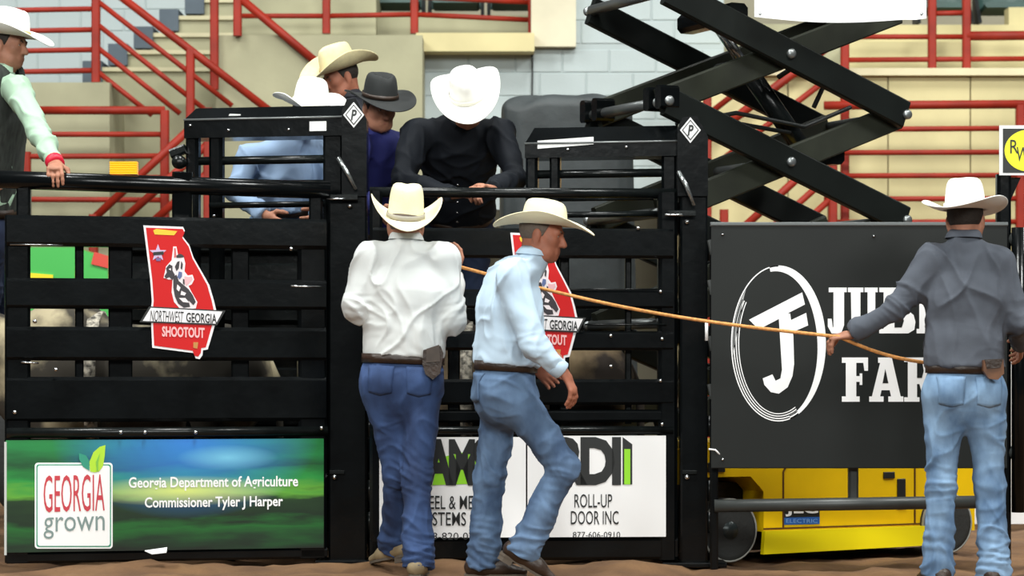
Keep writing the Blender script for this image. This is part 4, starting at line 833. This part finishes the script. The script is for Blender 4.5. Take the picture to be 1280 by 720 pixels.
    if detail:
        for sd in (-1, 1):                                  # back pockets with a raised stitched edge
            g = []; nn = 8; c_ = hp+r*sd*.085*w_-up*.005
            for j in range(nn+1):
                for i in range(nn+1):
                    u_ = (i/nn-.5)*.125; v_ = .065-(j/nn)*.14; 
                    if j > nn-3: v_ = .065-(j/nn)*.14*(1-.10*abs(i/nn-.5)*2*(j-nn+2)/2)
                    p_ = c_+r*u_*(1-.12*j/nn)+up*v_; hit = bv.ray_cast(p_-f*.5, f, .6); g.append((hit[0] if hit[0] else p_-f*.1)-f*.004)
            po = obj('back_pocket', g, [[j*(nn+1)+i, j*(nn+1)+i+1, (j+1)*(nn+1)+i+1, (j+1)*(nn+1)+i] for j in range(nn) for i in range(nn)], jean_m, jo, True)
            md = po.modifiers.new('thickness', 'SOLIDIFY'); md.thickness = .005; md.offset = 0
    # boots
    for nm in 'lr':
        a_ = J['a'+nm]; tv = toes[nm] if toes else f; tv = nv(tv); dn = Vector((0, 0, -1)) if abs(tv.z) < .25 else nv(J['a'+nm]-J['k'+nm]); dn = nv(dn-tv*dn.dot(tv)); sdv = tv.cross(dn)
        sole = (a_+dn*.082, -dn)
        B = [cone(a_+nv(J['k'+nm]-a_)*.13, a_+dn*.03, .046, .046, .02), cone(a_+dn*.045-tv*.045, a_+dn*.055+tv*.09, .046, .042, .03, None, [sole]), cone(a_+dn*.05+tv*.08, a_+dn*.064+tv*.185, .044, .024, .03, (dn, .75), [sole])]
        Vb, Fb = sdf_mesh(B, .008); bo = obj('boot', Vb, Fb, boot_m, R, True)
        sl = []
        for x_, y_ in ((-.088, .026), (-.06, .036), (0, .03), (.06, .042), (.12, .042), (.17, .028), (.205, .008), (.205, -.008), (.17, -.028), (.12, -.042), (.06, -.042), (0, -.03), (-.06, -.036), (-.088, -.026)): sl.append(a_+dn*.076+tv*x_+sdv*y_)
        MB().prism(sl, dn*.012).build('sole', boot_soles or mat('boot_sole', (.10, .08, .06), .8), bo)
        MB().prism([a_+dn*.086+tv*x_+sdv*y_ for x_, y_ in ((-.085, .024), (-.06, .033), (-.015, .032), (-.015, -.032), (-.06, -.033), (-.085, -.024))], dn*.026).build('heel', boot_soles or MATS.get('boot_sole'), bo)
    # body: head, neck, hands and what the clothes cover, one skin
    hp_, L, A = head_prims(J['head'], hfw, hup, J['neck'], hscale)
    parts = [sdf_mesh(hp_, .005 if detail else .006)]
    core = [cone(hp, chest-f*.01, .11, .115, .05, (f, .55)), cone(chest-f*.01, sh-up*.06-f*.01, .115, .08, .05, (f, .55)), cone(sh-up*.02-f*.015, J['neck']+nk*.02, .05, .05, .03)]
    for nm in 'lr': core += [cone(J['s'+nm], J['e'+nm], .045, .036, .03), cone(J['e'+nm], J['w'+nm], .036, .024, .02), cone(J['h'+nm], J['k'+nm], .07, .05, .04), cone(J['k'+nm], J['a'+nm], .048, .036, .03)]
    parts.append(sdf_mesh(core, .016))
    for nm, hs in (('l', -1), ('r', 1)):
        hd = (hands or {}).get(nm); d1 = nv(J['w'+nm]-J['e'+nm])
        if hd is None: hd = dict(d=d1, pn=-r*hs, curl=.5)
        parts.append(sdf_mesh(hand_prims(J['w'+nm]+d1*.012, hd['d'], hd['pn'], hd.get('side', hs), hd.get('curl', .5), hd.get('s', 1.0)), .0042))
    V, F = merge(parts); bo_ = obj('body', V, F, skin, R, True)
    rt, fd, u_ = A
    hs_ = [ell(L(0, -.016, .026), (.083*hscale, .100*hscale, .094*hscale), A, .01, cuts=[(L(0, .045, .05), nv(-fd*.9+u_*.35)), (L(0, 0, -.062), nv(u_+fd*.15))])]
    Vh, Fh = sdf_mesh(hs_, .006); obj('hair', Vh, Fh, hair, R, True)
    for q in (-1, 1):
        ey = MB().lathe(L(q*.031, .074, .002), fd, [(.001, -.012), (.010, -.008), (.0125, 0), (.010, .008), (.005, .012), (.001, .0125)], 14).build('eye', EYEW, R, True)
        MB().lathe(L(q*.031, .0852, .002), fd, [(.0055, -.001), (.005, .0015), (.001, .002)], 10).build('iris', IRIS, ey, True)
        MB().tube([L(q*.014, .094, .018), L(q*.03, .094, .024), L(q*.046, .084, .020)], [.003, .004, .002], 6).build('eyebrow', hair, R, True)
    MB().tube([L(-.022, .086, -.071), L(0, .0945, -.070), L(.022, .086, -.071)], [.002, .0035, .002], 6).build('mouth', LIP, R, True)
    hu = hat_up or hup; hf = hat_fw or hfw
    hat(R, L(*hatoff), hf, hu, hat_m, band_m, **(hatkw or {}))
    return R, bv, dict(r=r, f=f, up=up, wst=wst, hp=hp, L=L, shirt=so)
FELT = mat('white_felt', (.88, .87, .82), .8, bump=.1, bscale=200); STRAW = mat('cream_straw', (.80, .70, .40), .75, bump=.4, bscale=220, var=.12, vscale=30)
IVORY = mat('ivory_straw', (.86, .79, .54), .75, bump=.3, bscale=220); BFELT = mat('black_felt', (.012, .014, .014), .8)
HB1 = mat('grey_hat_band', (.30, .28, .24), .7); HB2 = mat('tan_hat_band', (.55, .42, .2), .7); HB3 = mat('pale_hat_band', (.70, .68, .60), .7)
# --- man in white shirt, back to us, holding the rope end before his chest
D = 11.88
J = dict(head=P(507, 281, D+.03), neck=P(508, 303, D), sl=P(462, 323, D), sr=P(555, 325, D), el=P(445, 386, D-.02), er=P(566, 402, D-.01), wl=P(480, 372, D+.27), wr=P(568, 345, D+.22),
         hl=P(478, 474, D), hr=P(528, 474, D), kl=P(497, 592, D+.05), kr=P(521, 592, D-.04), al=P(494, 676, D+.22), ar=P(522, 697, D-.10))
W1 = mat('white_shirt_cotton', (.62, .64, .63), .85, bump=.08, bscale=260)
manA, bvA, iA = person('person', P(507, 708, D), J, (.05, 1, 0), (-.05, 1, -.12), (0, .06, 1), 'man in white shirt and cream hat standing with his back turned', W1, denim('dark_blue_denim', (.032, .070, .185), (.010, .024, .075)), IVORY, HB1,
    res=.007, width=1.08, hatkw=dict(s=1.0, curl=.105, brim=.112, crown=.165, dip=.03), hatoff=(0, -.005, .035), seed=3, hat_fw=(-.08, 1, .26), hat_up=(.07, -.28, 1), hair=HAIRG,
    toes=dict(l=(-.66, .72, -.18), r=(.1, 1, 0)), hands=dict(r=dict(d=(.3, .35, .75), pn=(-.8, -.2, .2), curl=1.1), l=dict(d=(.9, .2, .2), pn=(0, -.6, -.6), curl=1.0)), boot_m=mat('tan_boot', (.30, .23, .13), .7, var=.4, vscale=10), belly=.03)
pk = thing('holster', P(542, 462, D-.12), 'black leather holster on the belt of the white shirted man', 'holster')
Hc = P(541, 452, D-.155)
MB().prism([Hc+V3(*q) for q in ((-.045, 0, .055), (.035, 0, .075), (.05, 0, .04), (.035, 0, -.055), (.0, 0, -.085), (-.035, 0, -.06), (-.05, 0, -.01))], (0, .035, 0)).build('pouch', LEATHER, pk)
MB().prism([Hc+V3(*q) for q in ((-.03, -.006, .06), (.03, -.006, .08), (.036, -.006, .0), (-.032, -.006, -.005))], (0, .006, 0)).build('flap', mat('worn_leather', (.06, .04, .028), .5, var=.4, vscale=20), pk)
# --- man in pale blue shirt striding to the right
D = 11.55
J = dict(head=P(678, 293, D), neck=P(665, 322, D), sl=P(640, 345, D+.19), sr=P(640, 346, D-.19), el=P(628, 425, D+.26), er=P(667, 434, D-.24), wl=P(665, 455, D+.2), wr=P(703, 464, D-.21),
         hl=P(629, 484, D+.08), hr=P(634, 484, D-.08), kl=P(611, 600, D+.08), kr=P(706, 584, D-.10), al=P(604, 697, D+.08), ar=P(657, 683, D-.08))
manB, bvB, iB = person('person', P(620, 727, D), J, (1, -.12, 0), (1, -.25, -.18), (.12, 0, 1), 'man in pale blue shirt striding right past the right gate', mat('pale_blue_shirt_cotton', (.50, .64, .77), .85, bump=.08, bscale=260),
    denim('mid_blue_denim', (.12, .20, .33), (.045, .085, .165)), IVORY, HB2, res=.007, fat=.80, width=1.04, hatkw=dict(s=1.02, curl=.05, brim=.115, crown=.115, dip=.035), seed=11, skin=SKIN2, hair=HAIRG, hatoff=(0, .0, .048), hat_fw=(1, -.2, -.08), hat_up=(.05, 0, 1),
    toes=dict(l=(1, -.05, 0), r=(.85, -.05, -.5)), hands=dict(r=dict(d=(.45, 0, -.9), pn=(-.75, .35, -.2), curl=.7, side=1)), belly=.03)
# --- man in grey shirt at right with his left arm out along the rope
D = 11.42
J = dict(head=P(1207, 274, D+.03), neck=P(1204, 301, D), sl=P(1166, 327, D), sr=P(1250, 328, D), el=P(1119, 386, D+.0), er=P(1274, 402, D-.02), wl=P(1066, 417, D+.06), wr=P(1275, 430, D+.24),
         hl=P(1180, 487, D), hr=P(1231, 487, D), kl=P(1177, 606, D), kr=P(1237, 606, D), al=P(1172, 707, D), ar=P(1243, 707, D-.03))
manC, bvC, iC = person('person', P(1205, 731, D), J, (-.05, 1, 0), (.35, 1, -.05), (0, .05, 1), 'man in grey shirt holding the rope with outstretched left arm', mat('grey_shirt_cotton', (.085, .097, .122), .85, bump=.08, bscale=260, var=.2, vscale=10),
    denim('faded_blue_denim', (.22, .35, .52), (.075, .145, .26)), FELT, HB3, res=.007, width=1.03, hatkw=dict(s=1.05, curl=.05, brim=.115, crown=.135, dip=.01), seed=21, hatoff=(0, -.01, .045), hat_fw=(.55, 1, -.02), hat_up=(.03, .12, 1),
    toes=dict(l=(-.25, 1, 0), r=(.25, 1, 0)), hands=dict(l=dict(d=(-.95, .12, -.15), pn=(.05, .25, -.9), curl=1.4, side=-1, s=.92)), belly=.02)
pc = thing('belt_pouch', P(1242, 470, D-.15), 'brown leather pouch on the belt of the grey shirted man', 'pouch')
Hc = P(1242, 461, D-.165); BRL = mat('brown_leather', (.16, .065, .025), .5, var=.4, vscale=20)
MB().prism([Hc+V3(*q) for q in ((-.045, 0, .04), (.045, 0, .045), (.048, 0, -.02), (.02, 0, -.05), (-.02, 0, -.045), (-.046, 0, -.01))], (0, .04, 0)).build('pouch', BRL, pc); MB().prism([Hc+V3(*q) for q in ((-.042, -.005, .042), (.042, -.005, .046), (.03, -.005, .005), (-.03, -.005, .0))], (0, .006, 0)).build('flap', LEATHER, pc)
# --- rope
ro = []
a = P(566, 331, 12.12); b = P(1049, 421, 11.47); c = P(1162, 454, 11.62)
for i in range(41): t = i/40; ro.append(a.lerp(b, t)+V3(0, 0, -.05*math.sin(math.pi*t)))
for i in range(1, 15): t = i/14; ro.append(b.lerp(c, t)+V3(0, 0, -.02*math.sin(math.pi*t)))
rp = MB().tube(ro, .0085, 10).build('rope', mat('orange_rope', (.82, .36, .10), .7, var=.35, vscale=60, bump=.5, bscale=200), None, True)
tag(rp, 'orange rope stretched between the white shirted and grey shirted men', 'rope')
# --- men on the catwalk behind the chutes
def legs(hip_c, f, foot_c, st=.10):
    f = nv(f); r = nv(f.cross(V3(0, 0, 1))); o = {}
    for nm, sd in (('l', -1), ('r', 1)):
        o['h'+nm] = Vector(hip_c)+r*sd*.09; o['a'+nm] = V3(foot_c[0], foot_c[1], CZ+.114)+r*sd*st; o['k'+nm] = ik(o['h'+nm], o['a'+nm], .42, .42, f)
    return o
DK = denim('indigo_denim', (.03, .05, .11), (.02, .03, .07)); LTD = denim('pale_denim', (.20, .30, .44), (.12, .2, .32))
def gx(x, D): return (x-640)*D/FPX
# green shirt and dark vest, hand on the top pipe
J = dict(head=P(10, 56, 13.15), neck=P(3, 90, 13.15), sr=P(22, 114, 12.97), sl=P(-20, 112, 13.34), er=P(48, 164, 12.70), el=P(-38, 172, 13.36), wr=P(68, 202, 12.42), wl=P(-10, 215, 13.2))
J.update(legs(P(-8, 285, 13.3), (1, -.25, 0), (gx(-8, 13.85), 13.85)))
manD, _, iD = person('person', V3(gx(-8, 13.85), 13.85, CZ), J, (1, -.3, 0), (1, -.3, -.12), (0.05, 0, 1), 'man in green shirt and dark vest gripping the pipe at left edge', mat('mint_green_cotton', (.36, .52, .38), .85, bump=.08, bscale=260), DK, FELT, HB2, res=.009,
    hatkw=dict(s=1.05, curl=.05, brim=.115, crown=.14, dip=.035), hands=dict(r=dict(d=(.15, -.85, -.35), pn=(0, .35, -.9), curl=1.15, s=1.05)), seed=31, detail=False, hatoff=(0, .0, .05), boot_m=LEATHER)
sh_ = (J['sl']+J['sr'])/2; f_, r_, u_ = iD['f'], iD['r'], iD['up']; w0 = iD['wst']
VS = [cone(w0+u_*.02, sh_-u_*.15, .182, .192, .05, (f_, .70), [(w0, u_)]), cone(sh_-u_*.15, sh_-u_*.04, .19, .15, .05, (f_, .70)), cone(J['neck']+r_*.09-u_*.02, J['neck']-r_*.09-u_*.02, .078, .078, .05)]
VS.append(cone(sh_+f_*.20+u_*.12, w0+f_*.2-u_*.1, .075, .02, .01, neg=True)); VS.append(cone(J['neck']-u_*.06, J['neck']+u_*.2, .085, .085, .01, neg=True))
Vv, Fv = sdf_mesh(VS, .009); VESTM = mat('striped_dark_vest', (.035, .042, .035), .8, var=.6, vscale=9, stretch=(6, 6, .2)); obj('vest', Vv, Fv, VESTM, manD, True)
d1 = nv(J['wr']-J['er']); MB().tube([J['wr']-d1*.012, J['wr']-d1*.008, J['wr']+d1*.028, J['wr']+d1*.032], [.038, .047, .046, .036], 18).build('wrist_band', mat('red_band', (.65, .01, .04), .5), manD, True)
# black shirt, looking down, white hat tipped to us
J = dict(head=P(584, 128, 12.92), neck=P(577, 150, 13.06), sr=P(522, 168, 13.10), sl=P(625, 168, 13.10), er=P(503, 226, 12.98), el=P(645, 222, 12.95), wr=P(566, 243, 12.72), wl=P(615, 236, 12.62))
J.update(legs(P(572, 280, 13.62), (0, -1, 0), (gx(572, 13.98), 13.98)))
BLS = mat('black_shirt_cotton', (.006, .008, .012), .75, spec=.2, bump=.08, bscale=260)
manE, _, iE = person('person', V3(gx(572, 13.98), 13.98, CZ), J, (0, -1, -.3), (.12, -.72, -.70), (.05, -.7, .7), 'man in black shirt and white hat looking down into the chute', BLS, DK, FELT, HB3, res=.009, width=1.12, seed=41, detail=False,
    hatkw=dict(s=1.05, curl=.075, brim=.115, crown=.13, dip=.02), hat_fw=(.10, -.78, -.62), hat_up=(-.16, -.60, .76), hatoff=(0, 0, .05),
    hands=dict(l=dict(d=(-.5, -.55, .1), pn=(0, 0, -1), curl=.9), r=dict(d=(.75, -.5, .1), pn=(0, 0, -1), curl=.9)))
for nm in 'lr':
    pt = J['w'+nm]; c = iE['L'](0, 0, 0)
bvE = BVHTree.FromPolygons([v.co for v in iE['shirt'].data.vertices], [list(p.vertices) for p in iE['shirt'].data.polygons])
for zz in (.06, .13, .20, .27, .34):                      # placket snaps
    o_ = iE['wst']+iE['up']*zz-Vector(manE['_w']); hit = bvE.ray_cast(o_+iE['f']*.5, -iE['f'], .6)
    if hit[0]: MB().lathe(hit[0]+Vector(manE['_w']), iE['f'], [(.007, -.002), (.007, .003), (.001, .005)], 10).build('snap_button', STEEL, manE, True)
# black hat, blue shirt
J = dict(head=P(474, 134, 13.22), neck=P(468, 162, 13.28), sr=P(446, 184, 13.14), sl=P(502, 184, 13.42), er=P(440, 235, 13.0), el=P(504, 238, 13.5), wr=P(470, 262, 12.85), wl=P(505, 262, 13.2))
J.update(legs(P(470, 292, 13.72), (.5, -.85, 0), (gx(470, 14.02), 14.02)))
person('person', V3(gx(470, 14.02), 14.02, CZ), J, (.5, -.85, 0), (.45, -.85, -.30), (.1, -.25, 1), 'man in black hat and royal blue shirt behind the left pillar', mat('royal_blue_cotton', (.012, .016, .13), .8, bump=.08, bscale=260), DK, BFELT, LEATHER, res=.009, seed=51, detail=False,
    hatkw=dict(s=1.03, curl=.035, brim=.11, crown=.125, dip=.03), hat_fw=(.45, -.85, -.28), hat_up=(.1, -.3, 1), hatoff=(0, 0, .052))
# straw hat, dark jacket, behind him
J = dict(head=P(426, 96, 14.35), neck=P(438, 122, 14.38), sr=P(440, 146, 14.55), sl=P(434, 146, 14.2), er=P(455, 195, 14.62), el=P(448, 195, 14.12), wr=P(432, 225, 14.5), wl=P(420, 225, 14.1))
J['sr'], J['sl'] = P(452, 146, 14.52), P(428, 147, 14.22)
J.update(legs(P(444, 262, 14.45), (-.85, -.5, 0), (gx(446, 14.6), 14.6)))
person('person', V3(gx(446, 14.6), 14.6, CZ), J, (-.85, -.5, 0), (-.85, -.45, -.35), (-.25, -.1, 1), 'man in straw hat and dark jacket standing furthest back', mat('dark_jacket_cloth', (.012, .013, .02), .8), DK, STRAW, HB2, res=.010, seed=61, detail=False,
    hatkw=dict(s=1.05, curl=.085, brim=.115, crown=.135, dip=.03), hat_fw=(-.85, -.5, -.35), hat_up=(-.22, -.18, 1), hatoff=(0, -.005, .05), skin=SKIN2)
# white hat, light blue shirt, behind the left box frame
J = dict(head=P(386, 142, 13.62), neck=P(372, 166, 13.72), sr=P(312, 196, 13.66), sl=P(402, 192, 13.86), er=P(293, 240, 13.55), el=P(418, 240, 13.8), wr=P(330, 268, 13.42), wl=P(395, 268, 13.5))
J.update(legs(P(352, 284, 13.85), (.4, -.9, 0), (gx(352, 14.05), 14.05)))
person('person', V3(gx(352, 14.05), 14.05, CZ), J, (.4, -.9, 0), (.5, -.75, -.45), (.2, -.35, 1), 'man in white hat and light blue shirt behind left box frame', mat('light_blue_cotton', (.27, .38, .55), .85, bump=.08, bscale=260), LTD, FELT, HB3, res=.010, seed=71, detail=False,
    hatkw=dict(s=1.05, curl=.06, brim=.115, crown=.14, dip=.03), hat_fw=(.6, -.75, -.3), hat_up=(.12, -.25, 1), hatoff=(0, 0, .05))
# ------------------------------------------------------------------ bulls in the chutes
def bull(base, dx, s, m, label, hz=0.0, strap=False):
    """dx: +1 head to the right, -1 to the left"""
    R = thing('bull', base, label, 'bull', 'bulls waiting in the chutes'); b = Vector(base)
    L = lambda x, y, z: b+V3(x*dx, y, z)*s
    fl = ((0, 1, 0), .78)
    B = [cone(L(-.5, 0, .98), L(.35, 0, 1.0), .33*s, .37*s, .1, fl), ball(L(-.58, 0, 1.05), .27*s, .12), ball(L(.3, 0, 1.33), .17*s, .16), cone(L(.4, 0, 1.1), L(.78, 0, 1.18+hz), .27*s, .17*s, .12, fl),
         cone(L(.8, 0, 1.24+hz), L(1.06, 0, .98+hz), .135*s, .09*s, .06), ball(L(1.09, 0, .95+hz), .085*s, .05), cone(L(.55, 0, .9), L(.75, 0, .95+hz*.5), .12*s, .05*s, .1)]
    for y in (-.17, .17):
        B += [cone(L(.34, y, .85), L(.36, y, .48), .14*s, .08*s, .08), cone(L(.36, y, .48), L(.34, y, .08), .065*s, .05*s, .03), cone(L(.34, y, .08), L(.37, y, .04), .06*s, .06*s, .02),
              cone(L(-.62, y, .95), L(-.52, y, .62), .2*s, .11*s, .1), cone(L(-.52, y, .62), L(-.72, y, .42), .10*s, .065*s, .04), cone(L(-.72, y, .42), L(-.66, y, .08), .06*s, .05*s, .03), cone(L(-.66, y, .08), L(-.63, y, .04), .06*s, .06*s, .02)]
        B += [cone(L(.80, y*.7, 1.27+hz), L(.76, y*1.5, 1.24+hz), .03*s, .045*s, .02, ((1, 0, 0), .5))]
    V, F = sdf_mesh(B, .014); obj('body', V, F, m, R, True)
    for y in (-1, 1):
        MB().tube([L(.82, y*.09, 1.32+hz), L(.83, y*.19, 1.36+hz), L(.86, y*.24, 1.42+hz), L(.88, y*.25, 1.48+hz)], [.035*s, .03*s, .022*s, .008], 10).build('horn', mat('horn', (.45, .38, .26), .4), R, True)
        MB().lathe(L(.92, y*.098, 1.16+hz), (0, y, 0), [(.02, -.01), (.018, .006), (.001, .012)], 10).build('eye', IRIS, R, True)
    MB().tube([L(-.82, 0, 1.15), L(-.90, 0, 1.0), L(-.91, 0, .7), L(-.90, 0, .45)], [.035, .025, .018, .03], 8).build('tail', m, R, True)
    if strap:
        n = 36; V = []
        for i in range(n):
            a = 2*math.pi*i/n
            for x in (.10, .17): V.append(L(x, .305*math.cos(a), 1.01+.385*math.sin(a)))
        o = obj('bull_rope', V, [[2*i, 2*i+1, (2*i+3) % (2*n), (2*i+2) % (2*n)] for i in range(n)], mat('braided_rope', (.6, .55, .45), .8, var=.9, vscale=40), R, True)
        md = o.modifiers.new('t', 'SOLIDIFY'); md.thickness = .02; md.offset = 1
    return R
BU1 = mat('shaded_cream_grey_hide', (.42, .36, .23), .9, var=.8, vscale=2.6, var_col=(.04, .034, .025), ramp=(.53, .64)); BU2 = mat('shaded_brown_hide', (.28, .2, .11), .9, var=.8, vscale=2.2, var_col=(.025, .017, .012), ramp=(.5, .62))  # patchy hides, darkened so the shade inside the chutes is in the colour
bull(V3(gx(152, 13.1), 13.1, 0), -1, .92, BU1, 'cream and grey bull standing in the left chute', .05, True)
bull(V3(gx(612, 13.1), 13.1, 0), -1, .88, BU2, 'brown bull with raised head standing in the right chute', .32, True)
for o in bpy.data.objects:
    if '_w' in o: del o['_w']
